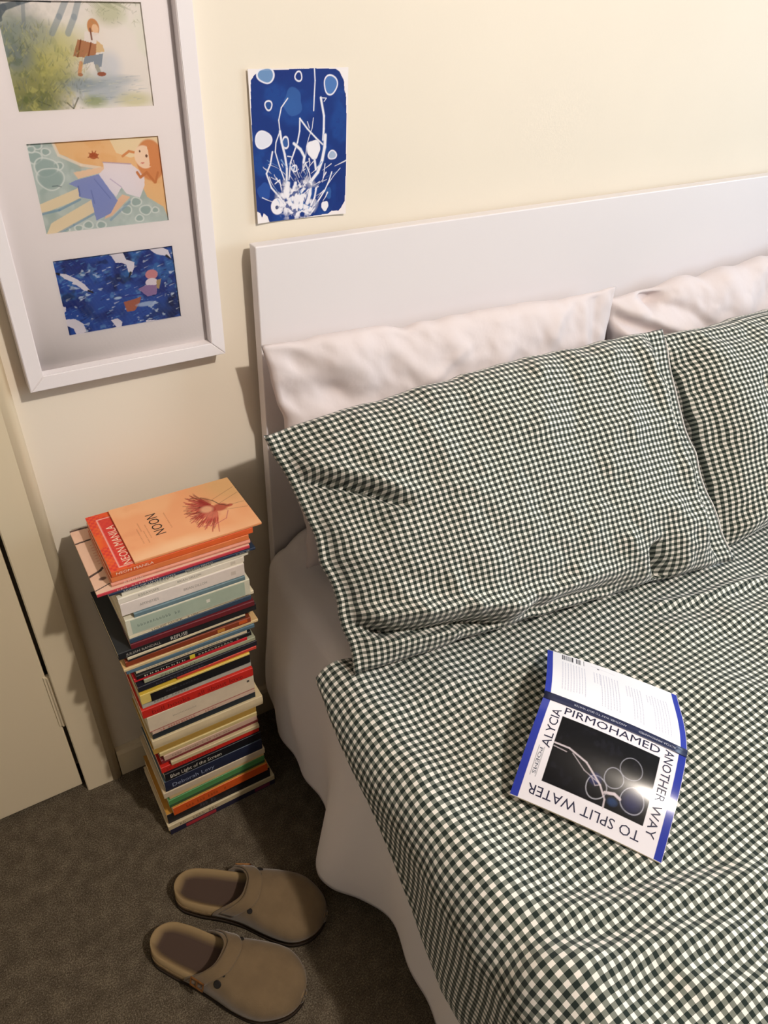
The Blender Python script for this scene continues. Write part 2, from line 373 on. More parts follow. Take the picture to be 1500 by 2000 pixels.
# ---------------------------------------------------------------- duvet
R_ = 0.072; XE = 0.338; ZT = 0.478
yd = np.concatenate([np.linspace(-0.335, -1.15, 210), np.linspace(-1.17, -2.03, 60)])
zh = np.interp(-yd, [0.33, 0.36, 0.42, 0.48, 0.53, 0.60, 0.66, 0.74, 0.85, 1.0, 2.1], [0.452, 0.447, 0.432, 0.415, 0.397, 0.35, 0.30, 0.225, 0.20, 0.20, 0.20])
sh = np.where(zh > ZT-R_, -R_*np.arccos(np.clip((zh-(ZT-R_))/R_, 0, 1)), -(math.pi/2*R_+(ZT-R_)-zh))   # hem arc position
NS1, NS2 = 46, 230
rows = []; uvr = []
for j in range(NS1+NS2):
    s = sh*(1-j/NS1) if j < NS1 else np.full_like(yd, (j-NS1)/(NS2-1)*1.50)
    th = np.clip(-s/R_, 0, math.pi/2); down = np.clip(-s-math.pi/2*R_, 0, None)
    xl = XE+0.010*vnoise(yd*6, yd*0, 3)
    x = np.where(s >= 0, xl+R_+s, xl+R_-R_*np.sin(th)); z = ZT-R_*(1-np.cos(th))-down
    nx = -np.sin(th); nz = np.cos(th)
    w = 0.007*fbm(x*5.2+1.3, yd*5.2, 11, 2)+0.0022*fbm(x*19, yd*16, 21, 2)
    top = sstep(-0.05, 0.08, s)
    w = w*(1-0.75*np.exp(-((x-0.66)/0.14)**2-((yd+0.70)/0.16)**2))
    w = w-0.013*top*np.exp(-((x-0.68)/0.10)**2-((yd+0.80)/0.10)**2)
    for (p0, p1, wd, ht) in (((0.69, -0.91), (0.43, -0.816), 0.022, 0.013), ((0.60, -0.935), (0.36, -0.843), 0.024, 0.016),
                             ((0.62, -1.02), (0.49, -0.935), 0.022, 0.012), ((1.20, -0.556), (0.94, -0.498), 0.011, 0.010),
                             ((1.30, -0.66), (0.92, -0.55), 0.024, 0.008), ((0.66, -0.865), (0.46, -0.79), 0.018, -0.006),
                             ((0.58, -0.90), (0.36, -0.80), 0.02, -0.007), ((0.46, -1.05), (0.35, -0.90), 0.03, -0.012),
                             ((0.80, -0.60), (0.98, -0.80), 0.05, 0.008), ((0.40, -0.45), (0.56, -0.47), 0.02, 0.004)):
        w = w+ridge(x, yd, p0, p1, wd, ht, 0.004)
    w = w+0.012*np.exp(-((s+0.03)/0.05)**2)
    hem = np.clip(j/5.0, 0, 1); w = w*(0.35+0.65*hem)
    z2 = z+nz*w-0.03*np.exp(-((yd+0.335)/0.018)**2)*top
    rows.append(np.stack([x+nx*w, yd+0*x, z2], -1)); uvr.append(np.stack([s+0.9, yd], -1))
dv = obj('duvet', grid_mesh('duvet', np.array(rows), np.array(uvr)), ging)
md = dv.modifiers.new('filling', 'SOLIDIFY'); md.thickness = 0.011; md.offset = -1
tag(dv, 'green and white gingham duvet spread over the bed under the open book', 'duvet')

# ---------------------------------------------------------------- pillows
def pillow(name, BL, BR, TL, TR, W, Hh, tf, tb, m, creases=(), seed=1, amp=0.004, pull=(0.02, 0.02, 0.01, 0.01), flange=(0, 0), nu=150, nv=100, up_=0.55, wave=0.0035, arch=0.0, hem=None):
    BL, BR, TL, TR = (np.array(p, float) for p in (BL, BR, TL, TR))
    u, v = np.meshgrid(np.linspace(0, 1, nu), np.linspace(0, 1, nv))
    n = np.cross((BR-BL)+(TR-TL), (TL-BL)+(TR-BR)); n /= np.linalg.norm(n)
    sv = np.sin(math.pi*v)**0.8; su = np.sin(math.pi*u)**0.8
    uu = u+(pull[0]*sv*(1-u)-pull[1]*sv*u)*(1-su*0.0)
    vv = v+(pull[2]*su*(1-v)-pull[3]*su*v)
    uu = u*(1-0)+ (uu-u); 
    P = (BL*(1-uu)[..., None]+BR*uu[..., None])*(1-vv)[..., None]+(TL*(1-uu)[..., None]+TR*uu[..., None])*vv[..., None]
    upv = ((TL-BL)+(TR-BR)); upv = upv/np.linalg.norm(upv); rgt = (BR-BL)/np.linalg.norm(BR-BL)
    P = P+upv*(wave*(fbm(u*W*16, v*0, seed+3, 2))*(2*v-1)**3*np.sin(math.pi*u)**0.3)[..., None]+rgt*(wave*fbm(v*Hh*16, u*0+3, seed+4, 2)*(2*u-1)**3*np.sin(math.pi*v)**0.3)[..., None]
    P = P+upv*(arch*np.sin(math.pi*u)*v**2)[..., None]
    a0 = np.clip((u-flange[0])/(1-flange[0]-flange[1]), 0, 1)*2-1; b0 = v*2-1
    f = (np.clip(1-np.abs(a0)**3.4, 0, 1)*np.clip(1-np.abs(b0)**3.0, 0, 1))**up_
    edge = np.clip(np.minimum(np.minimum(u, 1-u)*W, np.minimum(v, 1-v)*Hh)/0.012, 0, 1)
    w = tf*f+edge*(amp*fbm(u*W*9, v*Hh*9, seed, 3)+0.0024*fbm(u*W*34+6*v, v*Hh*26, seed+9, 2)*(0.6+0.8*np.abs(2*v-1)))
    cf = np.clip(f*2.2, 0.12, 1)
    for p0, p1, wd, ht in creases:
        w = w+edge*cf*ridge(u*W, v*Hh, (p0[0]*W, p0[1]*Hh), (p1[0]*W, p1[1]*Hh), wd, ht, 0.003)
    wb = -tb*f
    w = np.maximum(w, wb+0.004*edge)
    F = P+n*w[..., None]; B = P+n*wb[..., None]
    UV = np.stack([u*W, v*Hh], -1)
    me = joined_grids(name, [F, B[:, ::-1]], [UV, UV[:, ::-1]])
    o = obj(name, me, m)
    if hem is not None:                                      # turned hem along the open end
        cu = bpy.data.curves.new('hem', 'CURVE'); cu.dimensions = '3D'; cu.bevel_depth = 0.0013; cu.bevel_resolution = 1
        q = P[4:-4, -1]; sp = cu.splines.new('POLY'); sp.points.add(len(q)-1)
        for k, c in enumerate(q): sp.points[k].co = (*(c+n*0.0008), 1)
        t = bpy.data.objects.new('hem', cu); COL.objects.link(t); dg = bpy.context.evaluated_depsgraph_get(); dg.update()
        hm = bpy.data.meshes.new_from_object(t.evaluated_get(dg)); bpy.data.objects.remove(t)
        obj('hem', hm, hem, o)
    return o
wp = pillow('pillow', (0.450, -0.105, 0.472), (1.115, -0.105, 0.472), (0.401, -0.072, 0.909), (1.135, -0.086, 0.888), 0.74, 0.48, 0.044, 0.030, cotton,
            creases=(((0.28, 0.95), (0.42, 0.72), 0.02, 0.006), ((0.30, 0.98), (0.24, 0.70), 0.025, -0.006), ((0.62, 1.0), (0.56, 0.7), 0.03, 0.008),
                     ((0.80, 0.98), (0.70, 0.66), 0.02, 0.007), ((0.06, 0.96), (0.16, 0.72), 0.03, -0.012), ((0.02, 0.80), (0.24, 0.76), 0.03, -0.010),
                     ((0.88, 1.0), (0.88, 0.6), 0.012, 0.006), ((0.93, 1.0), (0.92, 0.6), 0.012, -0.006), ((0.5, 0.9), (0.36, 0.78), 0.012, 0.004)),
            seed=5, amp=0.0048, up_=0.45, wave=0.006)
tag(wp, 'white cotton pillow against the headboard behind the nearer gingham pillow', 'pillow', 'white pillows')
wp2 = pillow('pillow', (1.15, -0.125, 0.472), (1.86, -0.125, 0.472), (1.130, -0.075, 0.862), (1.90, -0.09, 0.915), 0.76, 0.48, 0.058, 0.03, cotton,
             creases=(((0.02, 0.98), (0.26, 0.72), 0.020, 0.016), ((0.0, 0.86), (0.24, 0.60), 0.018, 0.018), ((0.10, 1.0), (0.34, 0.74), 0.016, -0.014),
                      ((0.0, 0.92), (0.25, 0.66), 0.014, -0.016), ((0.12, 1.02), (0.15, 0.92), 0.022, -0.03), ((0.4, 1.0), (0.5, 0.7), 0.025, 0.008), ((0.62, 0.95), (0.50, 0.65), 0.03, -0.007)),
             seed=15, amp=0.0055, up_=0.45, wave=0.006)
tag(wp2, 'white cotton pillow with a crumpled end behind the farther gingham pillow', 'pillow', 'white pillows')
gp = pillow('pillow', (0.392, -0.384, 0.494), (1.142, -0.500, 0.503), (0.372, -0.130, 0.792), (1.172, -0.186, 0.834), 0.92, 0.54, 0.085, 0.045, ging,
            creases=(((-0.03, 0.86), (0.17, 0.60), 0.007, -0.032), ((-0.01, 0.900), (0.185, 0.640), 0.013, 0.013), ((-0.02, 0.78), (0.13, 0.54), 0.040, -0.018), ((0.17, 0.64), (0.34, 0.56), 0.02, 0.007),
                     ((-0.03, 0.24), (0.08, 0.13), 0.009, -0.034), ((0.05, 0.145), (0.32, 0.035), 0.009, -0.038), ((0.00, 0.245), (0.36, 0.085), 0.019, 0.028), ((0.10, 0.33), (0.16, 0.13), 0.012, 0.006), ((0.22, 0.28), (0.26, 0.10), 0.012, 0.006), ((0.38, 0.05), (0.62, 0.045), 0.012, -0.016), ((0.36, 0.12), (0.64, 0.10), 0.02, 0.012), ((0.775, -0.03), (0.735, 0.15), 0.016, -0.045),
                     ((0.72, 0.0), (0.66, 0.22), 0.022, 0.010), ((0.84, 0.02), (0.82, 0.3), 0.03, 0.010), ((0.60, 0.96), (0.52, 0.68), 0.025, 0.007), ((0.68, 0.98), (0.62, 0.68), 0.02, -0.006),
                     ((0.80, 0.95), (0.76, 0.6), 0.03, 0.006), ((0.3, 0.06), (0.5, 0.10), 0.015, 0.008), ((0.34, 0.02), (0.56, 0.05), 0.010, -0.008),
                     ((0.955, 0.98), (0.945, 0.03), 0.012, -0.022), ((0.90, 0.97), (0.89, 0.1), 0.026, 0.020), ((0.52, 0.16), (0.62, 0.36), 0.02, 0.006)),
            seed=31, amp=0.006, arch=0.012, hem=mat('white_hem_thread', '#dcd8d2', 0.9), pull=(0.018, 0.02, 0.015, 0.0), flange=(0.02, 0.045))
tag(gp, 'green gingham pillow nearest the book stack, its pointed corner sticking out', 'pillow', 'gingham pillows')
gp2 = pillow('pillow', (1.150, -0.462, 0.494), (1.90, -0.46, 0.494), (1.168, -0.178, 0.815), (1.94, -0.19, 0.83), 0.90, 0.54, 0.095, 0.045, ging,
             creases=(((0.04, 0.9), (0.03, 0.3), 0.02, -0.006), ((0.12, 0.95), (0.10, 0.4), 0.05, 0.006), ((0.02, 0.5), (0.2, 0.30), 0.03, -0.005),
                      ((0.0, 0.96), (0.25, 0.88), 0.02, -0.008), ((0.2, 0.7), (0.22, 0.45), 0.012, -0.006), ((0.05, 0.06), (0.3, 0.2), 0.03, 0.01)),
             seed=44, amp=0.005, pull=(0.01, 0.02, 0.015, 0.02))
tag(gp2, 'green gingham pillow farther along the headboard, cut by the right edge of the picture', 'pillow', 'gingham pillows')
# ---------------------------------------------------------------- flat prints
def homog(src):
    """map a quad drawn as BL,BR,TR,TL onto the unit square"""
    dst = ((0, 0), (1, 0), (1, 1), (0, 1)); A = []; b = []
    for (x, y), (u, v) in zip(src, dst):
        A.append([x, y, 1, 0, 0, 0, -u*x, -u*y]); b.append(u)
        A.append([0, 0, 0, x, y, 1, -v*x, -v*y]); b.append(v)
    h = np.linalg.solve(np.array(A, float), np.array(b, float)); Hm = np.append(h, 1).reshape(3, 3)
    def f(p):
        q = Hm@np.array([p[0], p[1], 1.0]); return q[0]/q[2], q[1]/q[2]
    return f
class Sketch(Canvas):
    def __init__(s, w, h, aspect, bg, quad):
        super().__init__(w, h, aspect, bg); s.q = homog(quad); s.unit = 1.0/math.dist(quad[0], quad[1])
    def p(s, pts):
        r = []
        for a in pts:
            u, v = s.q(a); r.append((u, v*s.A))
        return r
    def P(s, pts, color, a=1.0): s.poly(s.p(pts), color, a)
    def S(s, pts, wd, color, a=1.0, taper=False): s.stroke(s.p(pts), wd*s.unit/2, color, a, taper)
    def E(s, c, rx, ry, color, a=1.0, soft=0.1, rot=0.0):
        (x, y), = s.p([c]); s.ell(x, y, rx*s.unit, ry*s.unit, color, a, soft, rot)
    def Ri(s, c, rx, ry, wd, color, a=1.0, wob=0.0, seed=1):
        (x, y), = s.p([c]); s.ring(x, y, rx*s.unit, ry*s.unit, wd*s.unit/2, color, a, 0.0, wob, seed)

# watercolour 1: a child with a case walking through a misty wood
c1 = Sketch(250, 165, 0.66, '#e9e2dc', [(120, 715), (990, 675), (915, 15), (-38, 22)])
c1.noise(5, 0.5, '#dfe0cf', 3)
for (x, y, rx, ry, col, a) in ((180, 480, 190, 230, '#9a9a5a', 0.75), (120, 300, 150, 170, '#7c8a84', 0.8), (330, 380, 150, 140, '#b5b066', 0.8), (420, 300, 140, 90, '#c8c48a', 0.6),
                               (230, 600, 190, 120, '#8d8c52', 0.8), (420, 520, 130, 60, '#a0a06a', 0.6), (200, 660, 150, 60, '#70784c', 0.7), (640, 570, 160, 80, '#aab4bd', 0.8), (520, 540, 120, 30, '#8e9aa6', 0.7),
                               (760, 510, 110, 25, '#a9b2ba', 0.6), (600, 640, 70, 30, '#8f9a58', 0.7), (860, 630, 110, 40, '#c9c596', 0.7), (700, 100, 90, 60, '#a9ab7c', 0.55), (250, 230, 90, 80, '#9aa09a', 0.6), (130, 370, 90, 60, '#6f7b86', 0.55), (700, 420, 70, 70, '#c3c9d4', 0.6)):
    c1.E((x, y), rx, ry, col, a, 0.9)
c1.noise(26, 0.55, '#5d6a3c', 7, 0.15, 0.8, mask=np.clip(1.1-1.6*c1.X, 0, 1)*np.clip(1.2-c1.Y*1.6, 0, 1))
c1.noise(22, 0.45, '#d8cf7e', 9, 0.2, 0.8, mask=np.clip(1.1-1.5*c1.X, 0, 1)*np.clip(1.3-c1.Y*2.0, 0, 1))
c1.noise(18, 0.35, '#7f8896', 12, 0.2, 0.8, mask=np.clip(0.8-1.2*c1.X, 0, 1)*np.clip(c1.Y*2-0.4, 0, 1))
c1.S([(0, 130), (40, 80), (130, 50), (210, 30), (330, 40)], 42, '#59646c', 0.9, True)
c1.S([(5, 60), (15, 150)], 30, '#59646c', 0.8); c1.S([(160, 60), (165, 200)], 22, '#7b878e', 0.6)
for pts in (((430, 20), (385, 130), (340, 230)), ((510, 20), (480, 130), (440, 230))): c1.S(pts, 34, '#8b97a0', 0.7)
for k in range(14): c1.S([(540+k*14, 20), (600+k*20, 70+6*(k % 5))], 5, '#7c8458', 0.5, True)
c1.S([(430, 650), (470, 685), (500, 620)], 8, '#5c5a44', 0.8); c1.S([(250, 640), (330, 670)], 6, '#56583a', 0.7)
c1.E((600, 190), 36, 44, '#c58a5a'); c1.E((612, 200), 20, 24, '#e6bf9a'); c1.P([(545, 215), (630, 225), (640, 290), (540, 290)], '#e8e0dc', 0.9)
c1.S([(580, 200), (590, 265)], 10, '#7d4f3c'); c1.P([(500, 265), (625, 295), (610, 380), (470, 370)], '#b27c58'); c1.S([(520, 270), (500, 372)], 8, '#7f4526'); c1.S([(585, 285), (565, 378)], 8, '#7f4526')
c1.P([(620, 270), (660, 300), (670, 340), (615, 345)], '#d8b98a'); c1.P([(545, 370), (660, 350), (650, 430), (610, 440), (600, 400), (530, 420)], '#8d97a3')
c1.S([(520, 410), (510, 470)], 22, '#d39a70'); c1.S([(620, 430), (640, 475)], 24, '#a9a79c'); c1.E((650, 475), 28, 12, '#9c5a42'); c1.E((515, 480), 16, 9, '#b07a58')

rn = random.Random(5)
for k in range(420):                                         # grass and leaf strokes
    x = rn.uniform(-10, 560)**1.0; y = rn.uniform(180, 700); a_ = rn.uniform(-0.9, 0.9); l_ = rn.uniform(12, 46)
    if x > 330 and y < 330: continue
    c1.S([(x, y), (x+l_*math.sin(a_), y-l_*math.cos(a_))], rn.choice((4, 5, 7)), rn.choice(('#6c7440', '#a8a456', '#4f5a3c', '#c9c07c', '#7c8478', '#5a6470')), 0.45, True)
for k in range(60):
    x = rn.uniform(540, 920); y = 20+rn.random()**2*150; c1.S([(x, y), (x+rn.uniform(-30, 30), y+rn.uniform(4, 24))], 4, rn.choice(('#8c9068', '#a7aa86', '#77806a')), 0.5, True)
for k in range(50):
    x = rn.uniform(480, 900); y = rn.uniform(480, 660); c1.S([(x, y), (x+rn.uniform(20, 70), y-rn.uniform(0, 8))], 5, rn.choice(('#9aa6b2', '#c8ccd2', '#8794a2', '#d8d6c4')), 0.5, True)

# watercolour 2: a red-haired girl lying where the waves meet the sand
c2 = Sketch(250, 165, 0.66, '#b9c6c2', [(290, 675), (1070, 590), (1010, 50), (165, 105)])
c2.noise(6, 0.6, '#a3b5b0', 4); c2.noise(10, 0.4, '#d5dcd8', 8)
for (x, y, r) in ((240, 120, 30), (300, 165, 22), (230, 200, 38), (380, 250, 24), (210, 150, 20), (300, 260, 60), (330, 330, 70), (860, 470, 30), (800, 520, 30), (920, 520, 34), (980, 520, 20), (880, 570, 24), (560, 610, 26), (640, 610, 26), (500, 630, 22), (420, 640, 20)):
    c2.E((x, y), r, r*0.75, '#9db1ae', 0.8, 0.3); c2.Ri((x, y), r*1.1, r*0.85, 7, '#e2e6e2', 0.8, 0.06, x)
c2.P([(335, 95), (1012, 45), (1072, 592), (1030, 500), (930, 440), (880, 330), (640, 270), (520, 250), (430, 195), (375, 175)], '#ecc28e')
c2.P([(690, 70), (1012, 45), (1020, 140), (830, 200), (740, 170)], '#f0dfbb', 0.9); c2.noise(8, 0.25, '#e2a45e', 5, mask=(c2.X > 0.3)*1.0*(c2.Y > 0.3))
c2.S([(345, 110), (380, 185), (520, 245), (640, 262)], 16, '#efe4d6', 0.8)
c2.E((598, 188), 26, 18, '#b5633c'); [c2.S([(598, 188), (598+dx, 188+dy)], 6, '#a9552f') for dx, dy in ((-34, 10), (-28, -16), (-8, -28), (14, -28), (30, -8), (30, 14))]
c2.P([(250, 490), (500, 385), (515, 450), (262, 548)], '#ecd9b8'); c2.P([(300, 672), (330, 600), (585, 455), (622, 520), (380, 660)], '#ecd9b8')
c2.S([(268, 545), (380, 520), (510, 455)], 14, '#7d9fb8', 0.8); c2.S([(360, 668), (470, 610), (620, 530)], 14, '#7d9fb8', 0.7)
c2.P([(470, 290), (660, 255), (668, 285), (500, 330)], '#f0cfae'); c2.P([(775, 425), (825, 440), (710, 555), (660, 575), (690, 510)], '#eec6a6'); c2.S([(700, 580), (820, 470)], 14, '#8aa8c0', 0.7)
c2.P([(440, 360), (480, 340), (630, 300), (745, 462), (700, 540), (610, 585), (580, 455), (505, 440), (500, 385)], '#8c98cc'); c2.S([(500, 375), (510, 430)], 8, '#6c78b4'); c2.S([(580, 400), (600, 480)], 6, '#7480ba'); c2.S([(600, 330), (700, 450)], 5, '#7480ba')
c2.P([(655, 228), (700, 230), (830, 238), (915, 300), (915, 370), (885, 445), (800, 420), (770, 380), (735, 440), (700, 400), (628, 300), (662, 270)], '#ece4ea'); c2.S([(700, 330), (770, 380)], 5, '#c2b2cc'); c2.S([(655, 228), (830, 238)], 6, '#bfa8bc')
c2.E((955, 215), 88, 118, '#d9935f'); c2.S([(780, 190), (820, 160), (870, 170)], 14, '#d9935f'); c2.S([(870, 290), (890, 320), (930, 290), (980, 350)], 16, '#c9804e'); c2.S([(1000, 290), (985, 350)], 14, '#c9804e')
c2.E((915, 195), 58, 66, '#f6dcc2', rot=0.3); c2.P([(930, 110), (1000, 140), (990, 260), (950, 250), (945, 180)], '#d9935f'); c2.E((930, 188), 7, 9, '#6b4632'); c2.E((888, 160), 5, 7, '#6b4632'); c2.E((905, 232), 12, 4, '#d8877a')
c2.S([(340, 375), (370, 372), (395, 378)], 5, '#5c6a70', 0.8)

# watercolour 3: gulls over a deep blue sea
c3 = Sketch(250, 165, 0.66, '#2a50a6', [(435, 1320), (1140, 1200), (1090, 750), (335, 850)])
c3.noise(7, 0.9, '#1a2c78', 3, -0.1, 0.7); c3.noise(5, 0.9, '#15173c', 6, 0.0, 0.7, mask=np.clip(1.0-c3.Y*2.2, 0, 1)); c3.noise(9, 0.7, '#3f7fc4', 14, 0.15, 0.8, mask=np.clip(c3.Y*2.2-0.2, 0, 1))
c3.noise(14, 0.55, '#6fa6d8', 22, 0.45, 1.0); c3.noise(30, 0.75, '#cfe0f0', 31, 0.75, 1.1, sx=0.6)
c3.noise(12, 0.6, '#111238', 41, 0.35, 0.9)
rn = random.Random(6)
for k in range(380):                                         # wave strokes
    x = rn.uniform(340, 1140); y = rn.uniform(760, 1320); l_ = rn.uniform(10, 45)
    lo_ = (y-760)/560
    c3.S([(x, y), (x+l_*0.8, y-l_*0.35)], rn.choice((4, 6, 9)), rn.choice(('#3d74c0', '#5f9ad6', '#1b2a7a', '#12143c', '#dfe8f2' if lo_ < 0.7 else '#0e1030', '#20359c')), 0.55, True)
def gull(body, tip=None):
    c3.P(body, '#ece6ee')
    if tip: c3.S(tip, 16, '#22222e', 1.0, True)
gull([(380, 935), (430, 940), (490, 968), (545, 1005), (580, 1045), (540, 1040), (490, 1005), (465, 1000), (470, 988), (420, 968)], [(385, 940), (355, 932)]); c3.S([(565, 1040), (590, 1050)], 12, '#22222e')
gull([(690, 800), (770, 790), (800, 850), (850, 865), (848, 900), (828, 945), (810, 920), (800, 880), (770, 870), (735, 870)], [(826, 930), (815, 962)])
gull([(930, 775), (1000, 765), (1060, 790), (1080, 845), (1040, 825), (985, 815)], [(1050, 825), (1085, 850)])
gull([(415, 1215), (480, 1212), (530, 1240), (548, 1290), (490, 1312), (470, 1270), (420, 1250)]); gull([(700, 1220), (740, 1208), (770, 1230), (765, 1258), (830, 1248), (830, 1256), (740, 1270)]); gull([(915, 1220), (985, 1218), (960, 1228), (920, 1240)]); gull([(392, 1135), (425, 1140), (425, 1165), (408, 1185)])
c3.E((955, 940), 38, 30, '#d98f92'); c3.E((955, 988), 38, 26, '#ece2ea'); c3.P([(920, 1005), (990, 1005), (985, 1060), (930, 1075), (870, 1030)], '#9a7aa8'); c3.P([(985, 975), (1015, 965), (1000, 1030), (985, 1020)], '#b89a6a')
c3.P([(780, 1110), (850, 1090), (890, 1075), (880, 1110), (850, 1160), (800, 1168)], '#b3684e'); c3.S([(760, 1080), (900, 1060)], 10, '#2c3f96'); c3.E((920, 1120), 60, 14, '#b7cdea', 0.8, 0.5); c3.E((745, 1085), 22, 8, '#cfe4f2', 0.8, 0.5)

# cyanotype of a net bag, pebbles and shells
cy = Sketch(250, 330, 1.30, '#ece4e2', [(222, 1849), (1166, 1777), (1238, 183), (161, 205)])
blue = [(190, 330), (230, 270), (290, 225), (420, 215), (650, 205), (860, 195), (1100, 200), (1140, 230), (1185, 330), (1190, 450), (1203, 480), (1203, 720), (1190, 1000), (1185, 1240), (1165, 1560), (1160, 1640), (1120, 1710), (1090, 1745), (1020, 1745), (980, 1775), (820, 1795), (560, 1830), (350, 1845), (330, 1780), (290, 1745), (270, 1790), (250, 1740), (215, 1720), (208, 1600), (190, 1000), (185, 600)]
cy.P(blue, '#123076'); inb = np.zeros(cy.X.shape); t_ = cy.C.copy()
msk = (cy.C[..., 0] < 0.3).astype(float)
cy.noise(4, 0.5, '#1d4c96', 3, 0.0, 0.7, mask=msk); cy.noise(7, 0.5, '#142a70', 5, 0.1, 0.8, mask=msk); cy.noise(40, 0.35, '#1a2f7c', 9, 0.2, 0.9, mask=msk)
def pebble(c, rx, ry, fill, fa, rim=True, seed=1):
    (x, y), = cy.p([c]); cy.blob(x, y, rx*cy.unit, ry*cy.unit, fill, fa, 0.08, seed)
    if rim: cy.Ri(c, rx, ry, 11, '#e8e6ee', 0.95, 0.06, seed)
for a in (((350, 275), 76, 55, '#6f93bd', 0.9, True, 2), ((1040, 375), 64, 75, '#4f78b4', 0.9, True, 4), ((695, 285), 32, 36, '#123076', 0.2, True, 1), ((370, 600), 32, 36, '#2a5a9a', 0.5, True, 3),
          ((305, 970), 78, 68, '#dcdce6', 1, True, 5), ((1040, 1145), 42, 36, '#a9b9d0', 0.9, True, 6), ((630, 570), 86, 112, '#3a66a6', 0.6, False, 7), ((300, 1515), 66, 72, '#274f9a', 0.8, False, 8),
          ((840, 1080), 68, 80, '#eae6ea', 1, False, 9), ((630, 1282), 27, 27, '#3b63a4', 0.6, True, 2), ((948, 1690), 38, 44, '#eae6ea', 1, False, 3), ((540, 1005), 32, 46, '#3f6aa8', 0.6, True, 1), ((990, 1555), 30, 52, '#3561a2', 0.7, False, 2)):
    pebble(*a)
cy.E((440, 1680), 68, 72, '#eae6ea'); cy.E((434, 1690), 17, 17, '#1b2c5c', 1, 0.3)
W_ = '#ece8ec'
threads = [([(868, 195), (872, 330), (860, 500), (850, 660)], 16), ([(845, 740), (830, 850), (790, 960), (765, 1050), (755, 1150)], 9), ([(575, 525), (505, 625), (475, 760), (485, 880), (440, 1000), (430, 1100), (470, 1250), (520, 1400)], 15),
           ([(485, 880), (500, 1000), (530, 1130), (550, 1280), (545, 1450)], 30), ([(700, 745), (695, 880), (670, 1000), (630, 1110), (590, 1220), (570, 1400)], 20), ([(700, 745), (780, 860), (870, 960), (940, 1030)], 20),
           ([(930, 520), (960, 720), (955, 860), (945, 980)], 30), ([(970, 930), (960, 1060), (930, 1200), (880, 1330), (800, 1430), (700, 1530)], 44), ([(630, 1015), (700, 1080), (740, 1160), (730, 1220)], 36), ([(400, 1100), (375, 1230), (330, 1330), (380, 1480), (470, 1590), (560, 1700)], 22),
           ([(1030, 1330), (1000, 1420), (950, 1530), (880, 1630), (820, 1700)], 18), ([(1120, 1290), (1050, 1370), (980, 1470), (900, 1600)], 9), ([(650, 1290), (680, 1380)], 8), ([(750, 1230), (790, 1330), (800, 1400)], 14), ([(720, 1310), (750, 1290)], 8), ([(850, 1200), (860, 1300)], 30),
           ([(960, 1240), (940, 1390)], 12), ([(640, 1440), (610, 1520), (600, 1620)], 40), ([(560, 1440), (545, 1560), (580, 1660), (620, 1740)], 60), ([(800, 1450), (790, 1560), (760, 1660)], 50), ([(620, 1700), (700, 1680), (790, 1720)], 60), ([(570, 1740), (640, 1775), (700, 1735), (790, 1775), (840, 1710)], 22),
           ([(660, 1560), (700, 1620), (690, 1700)], 60), ([(860, 1500), (840, 1600), (800, 1680)], 26), ([(420, 1440), (470, 1400), (490, 1520)], 14), ([(380, 1370), (430, 1400)], 7), ([(930, 520), (990, 525), (965, 560)], 9), ([(780, 780), (800, 850)], 10), ([(560, 1150), (610, 1160)], 12), ([(640, 1610), (720, 1560), (790, 1500)], 12)]
for pts, wd in threads: cy.S(pts, wd, '#5f86be', 0.35, False); cy.S(pts, wd*0.62, W_, 0.95, False)
rn = random.Random(8)
for k in range(90):                                          # fine filaments of the net
    x = rn.gauss(680, 150); y = rn.uniform(1180, 1740); sp_ = (y-1100)/640
    x = 680+(x-680)*(1.5-0.8*sp_); ln = rn.uniform(30, 110); dx = (680-x)*0.25+rn.uniform(-40, 40)
    cy.S([(x, y), (x+dx*0.5+rn.uniform(-12, 12), y+ln*0.5), (x+dx, y+ln)], rn.choice((4, 6, 9, 14)), W_ if rn.random() < 0.75 else '#7fa2d0', 0.85, True)

net = np.clip(1-np.hypot((cy.X-0.45)/0.26, (cy.Y-0.19)/0.24), 0, 1); cy.noise(16, 0.95, W_, 51, -0.25, 0.35, mask=np.clip(net*3, 0, 1)*msk); cy.noise(24, 0.9, '#1b3a80', 57, 0.28, 0.7, mask=np.clip(net*2.5, 0, 1)*msk)
for k in range(5): cy.S([(660+22*k, 195), (700+24*k, 165+4*(k % 3))], 4, '#5a6080', 0.7)

# ---------------------------------------------------------------- picture frame
frame_m = mat('white_frame_paint', '#ece4e3', 0.4, 0.4); print_m = attr_mat('printed_paper', 0.55, 0.25)
board_m = mat('pale_mount_board', '#efe8e8', 0.8, 0.2)
fr = empty('picture_frame', (0.2205, 0.0, 0.887))
tag(fr, 'white picture frame holding three watercolour prints one above another', 'picture frame')
FX0, FX1, FZ1, RW = -0.1395, 0.1395, 0.503, 0.0205
def rail(pts):
    bm = bmesh.new(); yb, yf = -0.0015, -0.031
    a = [bm.verts.new((x, yb, z)) for x, z in pts]; c = [bm.verts.new((x, yf, z)) for x, z in pts]
    for i in range(4): bm.faces.new((a[i], a[(i+1) % 4], c[(i+1) % 4], c[i]))
    bm.faces.new(a); bm.faces.new(list(reversed(c))); bmesh.ops.recalc_face_normals(bm, faces=bm.faces)
    es = [e for e in bm.edges if abs(e.verts[0].co.y-yf) < 1e-6 and abs(e.verts[1].co.y-yf) < 1e-6]
    bmesh.ops.bevel(bm, geom=es, offset=0.0009, segments=2, affect='EDGES')
    obj('frame_rail', bm, frame_m, fr)
g = 0.00012
rail([(FX0+g, 0), (FX1-g, 0), (FX1-RW-g, RW-g), (FX0+RW+g, RW-g)]); rail([(FX0+RW+g, FZ1-RW+g), (FX1-RW-g, FZ1-RW+g), (FX1-g, FZ1), (FX0+g, FZ1)])
